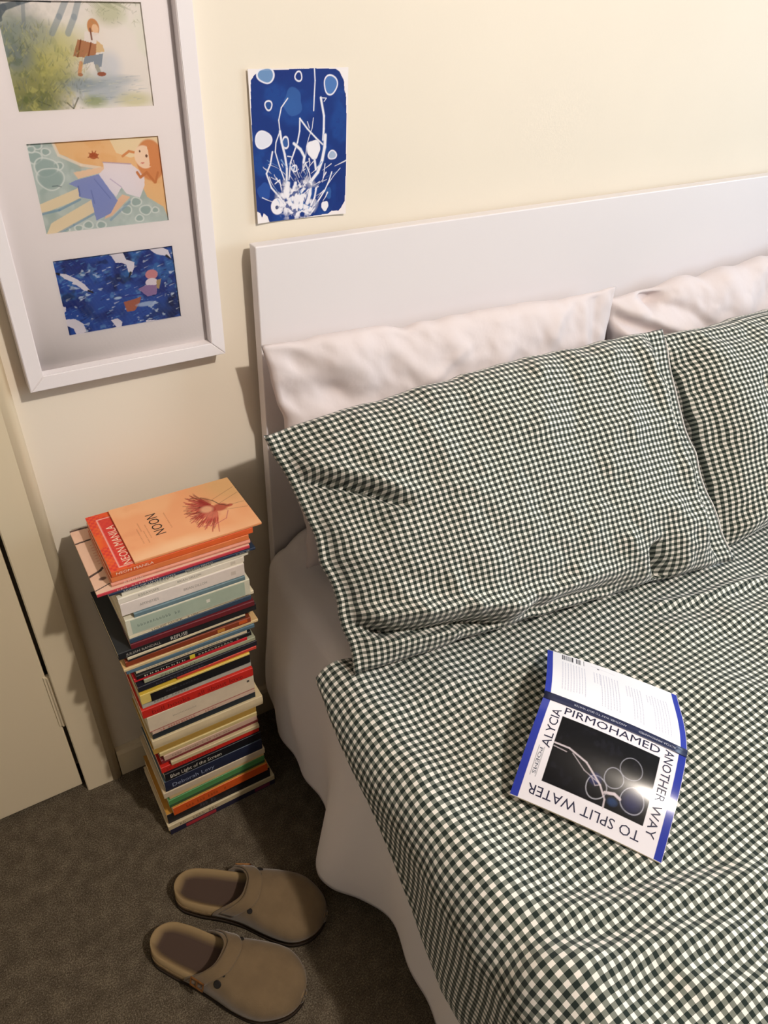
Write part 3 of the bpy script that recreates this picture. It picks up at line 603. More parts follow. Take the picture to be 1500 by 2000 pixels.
rail([(FX0, g), (FX0+RW, RW+g), (FX0+RW, FZ1-RW-g), (FX0, FZ1-g)]); rail([(FX1-RW, RW+g), (FX1, g), (FX1, FZ1-g), (FX1-RW, FZ1-RW-g)])
ox0, ox1 = 0.1485-0.2205, 0.3045-0.2205
rows_ = [(0.0625, 0.1635), (0.1970, 0.3000), (0.3335, 0.4390)]
bm = bmesh.new(); y0, y1 = -0.0135, -0.0115; mx0, mx1, mz0, mz1 = FX0+RW-0.003, FX1-RW+0.003, RW-0.003, FZ1-RW+0.003
add_box(bm, mx0, ox0, y0, y1, mz0, mz1); add_box(bm, ox1, mx1, y0, y1, mz0, mz1)
edges = [mz0]+[z for r in rows_ for z in r]+[mz1]
for k in range(0, len(edges), 2): add_box(bm, ox0, ox1, y0, y1, edges[k], edges[k+1])
obj('mount_board', bm, board_m, fr)
box('backing_board', mx0, mx1, -0.0100, -0.0030, mz0, mz1, mat('brown_backing', '#8a7a66', 0.8), fr)
labs = ('beach and gull scenes',)
for k, (cv, nm) in enumerate(((c3, 'print of white gulls over a dark blue sea'), (c2, 'print of a red-haired girl lying by the waves'), (c1, 'print of a child with a brown case walking in a misty wood'))):
    z0, z1 = rows_[k]
    me = cv.mesh('art_print', lambda u, v: (ox0-0.002+u*(ox1-ox0+0.004), np.full_like(u, -0.0108), z0-0.002+v*(z1-z0+0.004)))
    o = obj('art_print', me, print_m, fr); o['label'] = nm
glass_m = bpy.data.materials.new('picture_glass'); glass_m.use_nodes = True; nt = glass_m.node_tree; nt.nodes.clear()
out = nt.nodes.new('ShaderNodeOutputMaterial'); mx = nt.nodes.new('ShaderNodeMixShader'); tr = nt.nodes.new('ShaderNodeBsdfTransparent'); gl = nt.nodes.new('ShaderNodeBsdfGlossy'); gl.inputs['Roughness'].default_value = 0.02
fz = nt.nodes.new('ShaderNodeFresnel'); fz.inputs['IOR'].default_value = 1.45; nt.links.new(fz.outputs[0], mx.inputs[0]); nt.links.new(tr.outputs[0], mx.inputs[1]); nt.links.new(gl.outputs[0], mx.inputs[2]); nt.links.new(mx.outputs[0], out.inputs['Surface'])
bm = bmesh.new(); vs = [bm.verts.new(p) for p in ((mx0, -0.0145, mz0), (mx1, -0.0145, mz0), (mx1, -0.0145, mz1), (mx0, -0.0145, mz1))]; bm.faces.new(vs)
obj('glass_pane', bm, glass_m, fr)

# ---------------------------------------------------------------- cyanotype print stuck on the wall
cyo = empty('cyanotype_print', (0.509, 0.0, 1.062)); tag(cyo, 'deep blue and white cyanotype print of a net bag fixed to the wall', 'art print')
paper_m = mat('white_art_paper', '#ece6e4', 0.8, 0.2)
def cyfn(u, v):
    x = -0.0745+u*(0.149-0.004*(1-v))+0.001*(1-v); z = v*0.193+0.001*(1-u)
    return x, -0.0030-0.004*(np.abs(2*u-1)**3)*(1-v)*0.8-0.0015*v, z
u_, v_ = np.meshgrid(np.linspace(0, 1, 24), np.linspace(0, 1, 24)); X_, Y_, Z_ = cyfn(u_, v_)
ps = obj('paper_sheet', grid_mesh('paper_sheet', np.stack([X_, Y_+0.0006, Z_], -1)), paper_m, cyo)
md = ps.modifiers.new('t', 'SOLIDIFY'); md.thickness = 0.0004; md.offset = 0
obj('printed_face', cy.mesh('printed_face', cyfn), print_m, cyo)
# ---------------------------------------------------------------- stack of books
page_m = mat('cream_book_pages', '#e4d6b8', 0.85, 0.15, vary=(90, 0.06))
def cmat(color, rough=0.45): return mat('cover_'+color.strip('#'), color, rough, 0.4, vary=(55, 0.05))
def book(x0, x1, z0, z1, yf, depth, cover, spine, label, texts=(), bands=(), rot=0.0, hard=False, pages=None, top=None, name='paperback_book', round_=0.0, group='books in the floor stack', cat='book'):
    """spine towards the room (-y), head to the left; texts=(string, start 0-1, length 0-1, colour, height 0-1); bands=(x0,x1 0-1,z0,z1 0-1,colour) printed on the spine"""
    L = x1-x0; T = z1-z0-0.0003; xc = (x0+x1)/2; yc = yf+depth/2
    b = empty(name, (xc, yc, z0), math.radians(rot)); tag(b, label, cat, group)
    t = 0.0022 if hard else min(0.0007, T*0.2); r = min(0.0016, T*0.28); hd = depth/2
    n = 4; O = [(hd, T)]; I = [(hd, T-t)]
    def arc(cy_, cz, a0, a1):
        for k in range(n+1):
            a = a0+(a1-a0)*k/n
            O.append((cy_+r*math.cos(a), cz+r*math.sin(a))); rr = max(r-t, 0.0001)
            I.append((cy_+rr*math.cos(a), cz+rr*math.sin(a)))
    arc(-hd+r, T-r, math.pi/2, math.pi)
    if round_:
        for k in range(1, 6):
            z = T-r+(2*r-T)*k/6; e = round_*math.sin(math.pi*k/6); O.append((-hd-e, z)); I.append((-hd+t-e, z))
    arc(-hd+r, r, math.pi, 1.5*math.pi)
    O.append((hd, 0.0)); I.append((hd, t))
    bm = bmesh.new(); hl = L/2
    ol = [bm.verts.new((-hl, y, z)) for y, z in O]; orr = [bm.verts.new((hl, y, z)) for y, z in O]
    il = [bm.verts.new((-hl, y, z)) for y, z in I]; ir = [bm.verts.new((hl, y, z)) for y, z in I]
    N = len(O)
    for k in range(N-1):
        sp = 1 if (O[k][0] < -hd+r*0.75 and O[k+1][0] < -hd+r*0.75) else 0
        for q in ((ol[k], ol[k+1], orr[k+1], orr[k]), (il[k+1], il[k], ir[k], ir[k+1]), (ol[k+1], ol[k], il[k], il[k+1]), (orr[k], orr[k+1], ir[k+1], ir[k])):
            f = bm.faces.new(q); f.material_index = sp; f.smooth = False
    for k in (0, N-1): bm.faces.new((ol[k], orr[k], ir[k], il[k]))
    bmesh.ops.recalc_face_normals(bm, faces=bm.faces)
    obj('cover', bm, [cmat(cover), cmat(spine)], b)
    ins = 0.003 if hard else 0.0006
    pg = box('page_block', -hl+ins, hl-ins, -hd+t+r*0.3, hd-ins, t, T-t, page_m if pages is None else mat('pages_'+pages.strip('#'), pages, 0.85, 0.15), b)
    for (s, a, w, col, hh) in texts:
        h = T*hh
        if s[0] == '~':                                       # print too small and blurred to read: rows of letter-sized dashes
            n_ = int(s[1:]); bt = bmesh.new(); st = w*L/n_; rg = random.Random(n_+int(z0*1e4))
            for q in range(n_):
                if rg.random() < 0.12: continue
                xx = -hl+a*L+q*st; hq = h*rg.uniform(0.75, 1.0); yy = -hd-round_-0.00025
                for u0, u1, v0, v1 in ((0.05, 0.25, 0, 1), (0.45, 0.62, 0, rg.uniform(0.5, 1.0))):
                    bt.faces.new([bt.verts.new((xx+st*p, yy-0.00001*u1, T*0.5-h*0.5+hq*r_)) for p, r_ in ((u0, v0), (u1, v0), (u1, v1), (u0, v1))])
            obj('spine_lettering', bt, mat('ink_'+col.strip('#'), col, 0.6), b); continue
        text_mesh('spine_lettering', s, lambda p, q: (-hl+a*L+p, -hd-round_-0.00025, T*0.5-h*0.5+q), w*L, h, mat('ink_'+col.strip('#'), col, 0.6), b)
    for k, (a0, a1, c0, c1, col) in enumerate(bands):
        box('spine_panel', -hl+a0*L, -hl+a1*L, -hd-round_-0.00016-0.00002*k, -hd+0.0002, T*c0, T*c1, cmat(col), b)
    return b, xc, yc, L, T
DZ = 0.0053
S = []   # from the top of the stack down: z of the underside, x extent and look
def bk(z, x0, x1, cover, spine, label, depth=0.129, **k): S.append((z, x0, x1, cover, spine, label, depth, k))
bk(0.671, 0.141, 0.335, '#e9a272', '#e59a66', 'peach paperback with a red feathered drawing, topmost of the book stack', 0.138)
bk(0.660, 0.107, 0.320, '#e2592f', '#e0602c', 'orange paperback with a red checked band, second from the top of the stack', 0.142, texts=(('NEON MANILA', 0.03, 0.25, '#f3d9c4', 0.42),))
bk(0.6495, 0.106, 0.313, '#dd6a3a', '#e07a45', 'plain orange paperback, third from the top of the stack', 0.135)
bk(0.641, 0.105, 0.315, '#de8a6c', '#e0937a', 'salmon pink paperback with a rounded spine, above the pale pink cover', 0.136, round_=0.0012, texts=(('~5', 0.08, 0.14, '#f0cdbc', 0.4),))
bk(0.6345, 0.082, 0.312, '#e6bfa6', '#c8404a', 'wide paperback with a pale pink line-drawn cover and red spine, sticking out left', 0.163, texts=(('~12', 0.12, 0.27, '#eec4b4', 0.5),))
bk(0.6295, 0.098, 0.321, '#27354a', '#25324a', 'thin navy paperback with white lettering under the red spined one', 0.150, texts=(('SAINTS OF LITTLE FAITH', 0.09, 0.34, '#d9d2c6', 0.62), ('MEGAN PINTO', 0.50, 0.19, '#cfc8bc', 0.6), ('~8', 0.86, 0.1, '#cfc8bc', 0.5)))
FZ = '#e6dcc6'
bk(0.6185, 0.115, 0.310, '#e8dfca', FZ, 'off-white paperback, upper of the three matching white books', 0.126, texts=(('~12', 0.14, 0.27, '#8f8a7a', 0.32), ('BRIAN DILLON', 0.50, 0.19, '#8f8a7a', 0.32)))
bk(0.6070, 0.107, 0.302, '#e8dfca', '#e6dac8', 'off-white paperback, middle of the three matching white books', 0.126, texts=(('ESSAYISM', 0.15, 0.15, '#8f8a7a', 0.36), ('BRIAN DILLON', 0.45, 0.19, '#8f8a7a', 0.34)), bands=((0.885, 0.925, 0.25, 0.75, '#cfc2b0'),))
bk(0.5825, 0.109, 0.301, '#e8dfd0', '#e4d6cb', 'off-white paperback, lowest and thickest of the three matching white books', 0.126, texts=(('AFFINITIES', 0.14, 0.15, '#9a9288', 0.2), ('BRIAN DILLON', 0.49, 0.19, '#9a9288', 0.2)), bands=((0.885, 0.925, 0.35, 0.65, '#cfc0b2'),))
bk(0.5740, 0.125, 0.300, '#6b8289', '#6a8187', 'slim blue-grey paperback on top of the pale green one', 0.115)
bk(0.5410, 0.111, 0.307, '#dcd6c0', '#d9d4be', 'thick pale green paperback with cream edges below the white books', 0.130, texts=(('~14', 0.08, 0.34, '#6c7a70', 0.17),), bands=((0.035, 0.955, 0.08, 0.92, '#aab7a4'), (0.63, 0.66, 0.42, 0.62, '#e4e0d2')))
bk(0.5333, 0.110, 0.313, '#e9dcbc', '#e9dcbc', 'thin cream paperback with black lettering under the pale green book', 0.131, texts=(('LOUISE GL\u00dcCK', 0.17, 0.24, '#6e5f48', 0.55), ('~6', 0.45, 0.09, '#6e5f48', 0.55), ('CARCANET', 0.83, 0.13, '#6e5f48', 0.5)))
bk(0.5230, 0.110, 0.308, '#33495a', '#33465a', 'dark slate blue paperback between the cream and dark red spines', 0.130)
bk(0.5120, 0.111, 0.312, '#6e2028', '#6b2028', 'dark red paperback with a worn spine above the black books', 0.130)
bk(0.4975, 0.089, 0.315, '#2b2e31', '#1f2023', 'black large paperback with white lettering, sticking out left of the stack', 0.158, texts=(('JULIAN RANDALL', 0.05, 0.24, '#b9b2a6', 0.36), ('REFUSE', 0.36, 0.12, '#e2dcd0', 0.5)))
bk(0.4885, 0.101, 0.295, '#e0cfae', '#dfcfae', 'thin cream pamphlet resting under the black large paperback', 0.128, bands=((0.0, 1.0, 0.0, 0.45, '#2a2a2c'),))
bk(0.4770, 0.098, 0.304, '#7d3a22', '#8a3c22', 'rust brown paperback with orange flecks on its spine', 0.126, bands=((0.72, 0.78, 0.2, 0.8, '#c98a3c'), (0.90, 0.97, 0.3, 0.9, '#d4602a')))
bk(0.4705, 0.092, 0.316, '#d8b27c', '#d9bd8c', 'thin tan booklet sticking out on the left below the rust brown book', 0.118)
bk(0.4620, 0.096, 0.309, '#5a7684', '#557080', 'thin steel blue paperback below the tan booklet', 0.128)
bk(0.4530, 0.110, 0.296, '#e2d2b4', '#e2d2b4', 'thin cream paperback with tiny grey lettering above the yellow-flashed black one', 0.128, texts=(('~30', 0.06, 0.72, '#9b8d74', 0.42),))
bk(0.4440, 0.107, 0.302, '#1c1c1e', '#1a1a1c', 'black paperback with one yellow block in the middle of its spine', 0.132, texts=(('~8', 0.06, 0.36, '#cfc6b4', 0.42), ('~14', 0.52, 0.40, '#cfc6b4', 0.42)), bands=((0.445, 0.49, 0.0, 1.0, '#e0c83c'),))
bk(0.4360, 0.104, 0.295, '#d02c34', '#d42c36', 'thin bright red paperback under the yellow-flashed black one', 0.128)
bk(0.4270, 0.118, 0.309, '#a9aa8e', '#a5a68a', 'thin grey-green paperback below the thin bright red one', 0.130, texts=(('~11', 0.1, 0.4, '#5d6152', 0.4),))
bk(0.4150, 0.105, 0.310, '#20202a', '#1f1e28', 'black paperback with a faint purple tint above the small red booklet', 0.134, texts=(('~14', 0.14, 0.4, '#5a566c', 0.3),))
bk(0.4080, 0.169, 0.309, '#cc4030', '#cc4434', 'short red-orange booklet, set to the right in the stack', 0.105)
bk(0.3850, 0.106, 0.295, '#d9b440', '#e0c66c', 'yellow paperback with a long black panel on its spine', 0.129, bands=((0.085, 1.0, 0.0, 0.84, '#17171b'),), texts=(('~12', 0.22, 0.30, '#4a4a52', 0.2),))
bk(0.3700, 0.107, 0.297, '#b4b6aa', '#b2b4a8', 'light grey paperback on top of the bright red one', 0.129, texts=(('~12', 0.10, 0.32, '#7a7c74', 0.36),))
bk(0.3500, 0.104, 0.298, '#cf2f22', '#c9281f', 'bright red paperback with dark red lettering, midway down the stack', 0.132, texts=(('bell hooks', 0.08, 0.33, '#8a1a16', 0.5), ('all about love', 0.48, 0.42, '#8a1a16', 0.5)))
bk(0.3120, 0.108, 0.298, '#d8c7ab', '#dbcab0', 'thickest cream paperback, just below the bright red one', 0.130, texts=(('~16', 0.22, 0.22, '#a2937c', 0.10),), bands=((0.93, 0.955, 0.62, 0.75, '#5b5148'), (0.0, 1.0, 0.0, 0.05, '#b06a60')))
bk(0.3010, 0.112, 0.298, '#dcbfa8', '#dabda6', 'thin pale pink paperback with red lettering below the thickest cream one', 0.128, texts=(('~15', 0.05, 0.36, '#b4504a', 0.6), ('~6', 0.5, 0.14, '#b4504a', 0.5)))
bk(0.2835, 0.112, 0.300, '#222c34', '#222c32', 'dark navy paperback between the pale pink and cream spines', 0.130, bands=((0.0, 1.0, 0.84, 1.0, '#b7a59c'),))
bk(0.2610, 0.109, 0.312, '#d5c298', '#d3c09a', 'cream paperback with yellowed edges and a loose right end', 0.132, round_=0.001)
bk(0.2460, 0.107, 0.298, '#b08a3c', '#b08c42', 'ochre yellow paperback, lower middle of the stack', 0.128)
bk(0.2360, 0.116, 0.298, '#d2bc7e', '#d2bd86', 'thin pale yellow pamphlet under the ochre yellow paperback', 0.124)
bk(0.2220, 0.121, 0.297, '#c7a48c', '#c9a892', 'dusty pink thin paperback with small lettering above the burgundy one', 0.122, texts=(('~24', 0.08, 0.62, '#8b6a5c', 0.34),))
bk(0.2110, 0.116, 0.300, '#7e2a32', '#7c2a30', 'burgundy paperback below the dusty pink thin one', 0.126)
bk(0.2010, 0.132, 0.300, '#cbb78e', '#cab78e', 'thin buff booklet set back between burgundy and scarlet spines', 0.118)
bk(0.1850, 0.113, 0.300, '#c8281e', '#c8281e', 'scarlet paperback above the black one with big white lettering', 0.130, texts=(('~20', 0.05, 0.5, '#93201a', 0.5),))
bk(0.1630, 0.115, 0.302, '#18181c', '#15151a', 'black paperback with large off-white lettering low in the stack', 0.132, texts=(('Blue Light of the Screen', 0.05, 0.52, '#d8d0c0', 0.44),))
bk(0.1330, 0.112, 0.302, '#4e6470', '#20263c', 'navy paperback with pale lettering below the black lettered one', 0.140, texts=(('Deborah Levy', 0.07, 0.42, '#8f98b0', 0.34),), round_=0.0008)
bk(0.1170, 0.106, 0.306, '#cdb898', '#c9b79c', 'greyish cream paperback under the navy one', 0.146)
bk(0.1020, 0.115, 0.305, '#d9bf8a', '#d6b884', 'buff cream paperback directly above the green one', 0.128)
bk(0.0800, 0.111, 0.305, '#4f8a52', '#4d8a4e', 'green paperback near the bottom of the stack', 0.130, bands=((0.0, 1.0, 0.0, 0.35, '#2c5136'),))
bk(0.0560, 0.115, 0.308, '#c98a34', '#d2561e', 'orange paperback with an ochre cover near the bottom of the stack', 0.132, texts=(('~16', 0.1, 0.45, '#8f3a16', 0.4),))
bk(0.0260, 0.104, 0.315, '#c08a3a', '#1c1a1e', 'wide book with a black spine and ochre boards, third from the floor', 0.150, texts=(('~6', 0.30, 0.16, '#5e5a62', 0.4), ('~10', 0.55, 0.3, '#3e3a42', 0.3)))
bk(0.0115, 0.100, 0.322, '#d6c6a4', '#c9b690', 'wide cream paperback, second from the floor', 0.152, texts=(('~12', 0.1, 0.35, '#6c5e4a', 0.5),))
bk(-0.0053, 0.102, 0.322, '#23233a', '#26243a', 'dark blue book with a red patch on its spine, bottom of the stack', 0.150, bands=((0.14, 0.42, 0.2, 0.8, '#a83038'), (0.80, 0.95, 0.2, 0.8, '#7a2a4a')))
ztop = 0.6755; rr = random.Random(4); FB = []
for k, (z, x0, x1, cover, spine, label, depth, kw) in enumerate(S):
    rot = 0.0 if k < 2 else rr.uniform(-0.9, 0.9)
    yf = -0.190+(rr.uniform(-0.003, 0.003) if k > 4 else (0, 0, 0.001, 0.002, -0.002)[k])
    FB.append(book(x0, x1, z+DZ, ztop+DZ, yf, depth, cover, spine, label, rot=rot, **kw)); ztop = z

# printed covers of the top books
b, xc, yc, L, T = FB[0]
cn = Canvas(230, 165, 0.71, '#e9a576')
cn.noise(3, 0.6, '#efbb8c', 3, -0.2, 0.8); cn.noise(6, 0.35, '#d9875c', 5, 0.2, 0.9, mask=np.clip(0.4-cn.X, 0, 1)*2); cn.ell(1.0, 0.62, 0.28, 0.26, '#c9ad74', 0.55, 0.9); cn.ell(0.3, 0.0, 0.5, 0.1, '#f0c79c', 0.6, 0.9)
for k in range(230):
    a = rng.uniform(2.0, 4.35); r0 = rng.uniform(0.02, 0.10); r1 = rng.uniform(0.14, 0.33); cx, cyy = 0.76, 0.345
    q = [(cx+0.75*r*math.cos(a)*1.05, cyy+r*math.sin(a)*0.95+0.022*math.sin(14*r+k*1.7)) for r in (r0, (r0+r1)/2, r1)]
    cn.stroke(q, 0.0022+0.0018*(k % 2), ('#8a2420', '#b03c32', '#5e1c1a', '#c25a4e')[k % 4], 0.8)
cn.ell(0.79, 0.34, 0.062, 0.05, '#a8382e', 0.85, 0.4); cn.ell(0.70, 0.46, 0.05, 0.06, '#8f2a26', 0.6, 0.6); cn.ell(0.685, 0.36, 0.05, 0.045, '#efb890', 0.75, 0.6); cn.ell(0.70, 0.27, 0.06, 0.045, '#d98368', 0.6, 0.7); cn.ell(0.865, 0.33, 0.03, 0.018, '#b84a3a', 0.9, 0.4)
cn.stroke([(0.62, 0.56), (0.70, 0.53), (0.77, 0.45), (0.80, 0.38), (0.86, 0.33)], 0.004, '#4b2a20', 0.9); cn.stroke([(0.55, 0.18), (0.66, 0.14), (0.78, 0.18), (0.83, 0.27)], 0.003, '#b5485a', 0.8)
for q in ([(0.76, 0.46), (0.99, 0.56)], [(0.80, 0.39), (0.99, 0.47)], [(0.83, 0.34), (0.99, 0.33)], [(0.82, 0.29), (0.99, 0.25)]): cn.stroke(q, 0.0018, '#7a5236', 0.85)
for xx, ya, yb in ((0.125, 0.18, 0.37), (0.15, 0.33, 0.44), (0.165, 0.17, 0.33), (0.195, 0.22, 0.40), (0.37, 0.27, 0.49)):
    y = ya
    while y < yb: cn.stroke([(xx, y), (xx, y+rng.uniform(0.006, 0.016))], 0.0028, '#b5774a', 0.8); y += 0.02
obj('front_cover_print', cn.mesh('front_cover_print', lambda u, v: (-L/2+u*L, -0.069+v*0.138, np.full_like(u, T+0.0002))), print_m, b)
text_mesh('cover_lettering', 'NOON', lambda s, t: (-L/2+0.312*L-t, -0.069+0.32*0.138+s, T+0.0004), 0.054, 0.0160, mat('ink_2d2018', '#2d2018', 0.6), b)
b, xc, yc, L, T = FB[1]
cn = Canvas(180, 125, 0.667, '#e0552c')
ck = ((np.floor(cn.X*46)+np.floor(cn.Y*46)) % 2); cn.mix(0.8*ck*(fbm(cn.X*9, cn.Y*9, 4) > -0.2), '#cf3034'); cn.noise(9, 0.4, '#e8752f', 8, 0.0, 0.7)
cn.poly([(0.06, 0.02), (0.20, 0.02), (0.20, 0.61), (0.06, 0.61)], '#cf3238', 0.65)
for q in ([(0.062, 0.025), (0.062, 0.60)], [(0.062, 0.025), (0.24, 0.025)], [(0.062, 0.60), (0.24, 0.60)]): cn.stroke(q, 0.0045, '#eab0a4')
obj('front_cover_print', cn.mesh('front_cover_print', lambda u, v: (-L/2+u*L, -0.071+v*0.142, np.full_like(u, T+0.0002))), print_m, b)
text_mesh('cover_lettering', 'NEON MANILA', lambda s, t: (-L/2+0.0325-t, -0.0635+s, T+0.00035), 0.098, 0.0125, mat('ink_f0d4bc', '#f0d4bc', 0.6), b)
b, xc, yc, L, T = FB[4]
cn = Canvas(60, 190, 4.29, '#e6bfa6')
cn.noise(2, 0.3, '#dcae98', 3)
D_ = '#3a2a2a'
A = cn.A
for q, wd in (([(0, 0.985*A), (0.4, 0.99*A), (1, 0.975*A)], 0.05), ([(0, 0.775*A), (0.5, 0.785*A), (1, 0.80*A)], 0.045), ([(0, 0.255*A), (0.45, 0.30*A), (0.6, 0.335*A), (1, 0.36*A)], 0.055), ([(0, 0.05*A), (1, 0.125*A)], 0.025)): cn.stroke(q, wd, D_, 0.95)
cn.ell(0.42, 0.185*A, 0.14, 0.022*A, '#5c3a34', 0.9, 0.4)
for k in range(16): cn.stroke([(0.5+0.12*(k % 2), (0.40+k*0.021)*A), (0.68+0.12*(k % 2), (0.404+k*0.021)*A)], 0.02, '#cf8a78', 0.8)
obj('front_cover_print', cn.mesh('front_cover_print', lambda u, v: (-L/2+u*0.038, -0.0815+v*0.163, np.full_like(u, T+0.0002))), print_m, b)
# ---------------------------------------------------------------- open book lying face down on the duvet
SLw = Vector((0.588, -0.585, 0.0)); SRw = Vector((0.704, -0.751, 0.0))
e_ = (SRw-SLw).normalized(); n_ = Vector((-0.820, -0.573, 0.0)); BL_ = 0.2025; ZB = 0.4900
ob = empty('open_book', (SLw.x, SLw.y, ZB)); tag(ob, 'open blue and white paperback lying face down on the gingham duvet', 'book')
def zt(a): return 0.004*(0.5-a/BL_)-0.016*np.clip(a/BL_, 0, 1)**2+0.002
def prof(d, side, off=0.0):
    """height of the cover above the duvet at distance d from the spine; side 0 front, 1 back"""
    k = np.clip(d/(0.1395 if side == 0 else 0.1315), 0, 1)
    z = (0.044*(1-k)**1.0+0.016*np.sin(math.pi*k)*(1-0.3*k)) if side == 0 else (0.044*(1-k)**1.25+0.013*np.sin(math.pi*k**0.8)*(1-0.2*k))
    if side == 0: z = z-0.009*k**1.5
    return z+0.0055+off
def place(a, d, side, off=0.0):
    """a along the spine (0..BL_), d away from it"""
    a = np.asarray(a, float); d = np.asarray(d, float); sg = 1 if side == 0 else -1
    skew = (-0.14*d if side == 1 else -0.03*d)
    x = e_.x*(a+skew)+n_.x*d*sg; y = e_.y*(a+skew)+n_.y*d*sg
    return x, y, prof(d, side, off)+zt(a)+(0.10*d*a/BL_ if side == 1 else 0)
D0, D1 = 0.139, 0.131
gl_print = attr_mat('glossy_printed_cover', 0.15, 0.6)
# front cover
q = [(125, 1130), (1270, 1580), (1410, 860), (375, 430)]
cf = Canvas(260, 180, D0/BL_, '#ece8ee'); AF = cf.A       # Y up here = towards the spine
cf.poly([(0, 0), (0.052, 0), (0.052, AF), (0, AF)], '#2c3a9c'); cf.poly([(0.948, 0), (1, 0), (1, AF), (0.948, AF)], '#2c3a9c')
vf = lambda d: AF*(1-d)                                   # d fraction from spine
cf.poly([(0, vf(0)), (1, vf(0)), (1, vf(0.035)), (0, vf(0.035))], '#20264a')
cf.poly([(0.165, vf(0.18)), (0.835, vf(0.18)), (0.835, vf(0.815)), (0.165, vf(0.815))], '#0d0d12')
for (u, d, r, col) in ((0.50, 0.69, 0.066, '#c8c8d4'), (0.735, 0.67, 0.075, '#c9c9d6'), (0.59, 0.56, 0.062, '#a8a8b6'), (0.68, 0.42, 0.072, '#9c9ca8')):
    cf.ring(u, vf(d), r, r*0.95, 0.0022, col, 0.85, 0, 0.03, u*9)
cf.ell(0.735, vf(0.67), 0.062, 0.058, '#23275e', 0.6, 0.9); cf.ell(0.48, vf(0.63), 0.035, 0.03, '#2a2f74', 0.6, 0.9); cf.ell(0.62, vf(0.745), 0.03, 0.02, '#24406e', 0.8, 0.8)
for pts, wd in (([(0.17, vf(0.47)), (0.27, vf(0.47)), (0.40, vf(0.53)), (0.52, vf(0.66)), (0.57, vf(0.75)), (0.575, vf(0.82))], 0.005), ([(0.17, vf(0.50)), (0.26, vf(0.51))], 0.002), ([(0.30, vf(0.50)), (0.40, vf(0.60)), (0.52, vf(0.655))], 0.0018), ([(0.56, vf(0.70)), (0.62, vf(0.68)), (0.66, vf(0.70))], 0.008), ([(0.45, vf(0.62)), (0.49, vf(0.68)), (0.52, vf(0.66))], 0.0015)):
    cf.stroke(pts, wd, '#d8ccd2', 0.9)
cf.noise(30, 0.25, '#2a2a36', 3, 0.3, 0.9, mask=((cf.X > 0.17) & (cf.X < 0.83) & (cf.Y < vf(0.18)) & (cf.Y > vf(0.81)))*1.0)
for x in (0.082, 0.118): cf.stroke([(x, vf(0.80)), (x, vf(0.545))], 0.0014, '#3c4450')
o = obj('front_cover', cf.mesh('front_cover', lambda u, v: place(u*BL_, (1-v)*D0, 0, 0.0004)), gl_print, ob)
# back cover
cb = Canvas(240, 160, D1/BL_, '#f0eef2'); AB = cb.A       # Y up = towards the spine again
vb = lambda d: AB*(1-d)
cb.poly([(0, 0), (0.045, 0), (0.045, AB), (0, AB)], '#2f3ea4'); cb.poly([(0.955, 0), (1, 0), (1, AB), (0.955, AB)], '#2f3ea4')
cb.poly([(0, vb(0)), (1, vb(0)), (1, vb(0.03)), (0, vb(0.03))], '#20264a')
rg = random.Random(3); x = 0.115
while x < 0.285:
    w = rg.choice((0.0022, 0.004, 0.006))
    if abs(x-0.212) > 0.006: cb.poly([(x, vb(0.98)), (x+w, vb(0.98)), (x+w, vb(0.86)), (x, vb(0.86))], '#33333d')
    x += w+rg.choice((0.003, 0.005))
for (x0, n, da, db) in ((0.12, 9, 0.80, 0.16), (0.36, 3, 0.80, 0.5), (0.41, 7, 0.80, 0.12), (0.60, 2, 0.76, 0.5), (0.64, 4, 0.76, 0.12), (0.75, 2, 0.72, 0.5), (0.79, 6, 0.74, 0.10)):
    for k in range(n):
        xx = x0+k*0.021; d = da-rg.uniform(0, 0.02); de = db+rg.uniform(0, 0.05)
        while d > de:
            l = rg.uniform(0.012, 0.045); cb.stroke([(xx, vb(d)), (xx, vb(max(d-l, de)))], 0.0022, '#a9a9c0', 0.85); d -= l+0.012
cb.ell(0.395, vb(0.90), 0.008, 0.008, '#2c3440'); cb.stroke([(0.34, vb(0.93)), (0.52, vb(0.90))], 0.0015, '#b5b5c4', 0.8)
obj('back_cover', cb.mesh('back_cover', lambda u, v: place(u*BL_, (1-v)*D1, 1, 0.0004)), attr_mat('satin_printed_cover', 0.6, 0.2), ob)
# pages under both covers, curved with them
for side, D in ((0, D0), (1, D1)):
    a, d = np.meshgrid(np.linspace(0.0012, BL_-0.0012, 6), np.linspace(0.0, D-0.0015, 30))
    top = np.stack(place(a, d, side, 0.0), -1); bot = top.copy(); bot[..., 2] -= 0.0050
    ring_t = np.concatenate([top[0, :], top[1:, -1], top[-1, -2::-1], top[-2:0:-1, 0]]); ring_b = np.concatenate([bot[0, :], bot[1:, -1], bot[-1, -2::-1], bot[-2:0:-1, 0]])
    sd = np.stack([np.vstack([ring_b, ring_b[:1]]), np.vstack([ring_t, ring_t[:1]])])
    z2 = lambda G: np.zeros(G.shape[:2]+(2,))
    obj('pages', joined_grids('pages', [top, bot, sd], [z2(top), z2(bot), z2(sd)], smooth=False), page_m, ob)
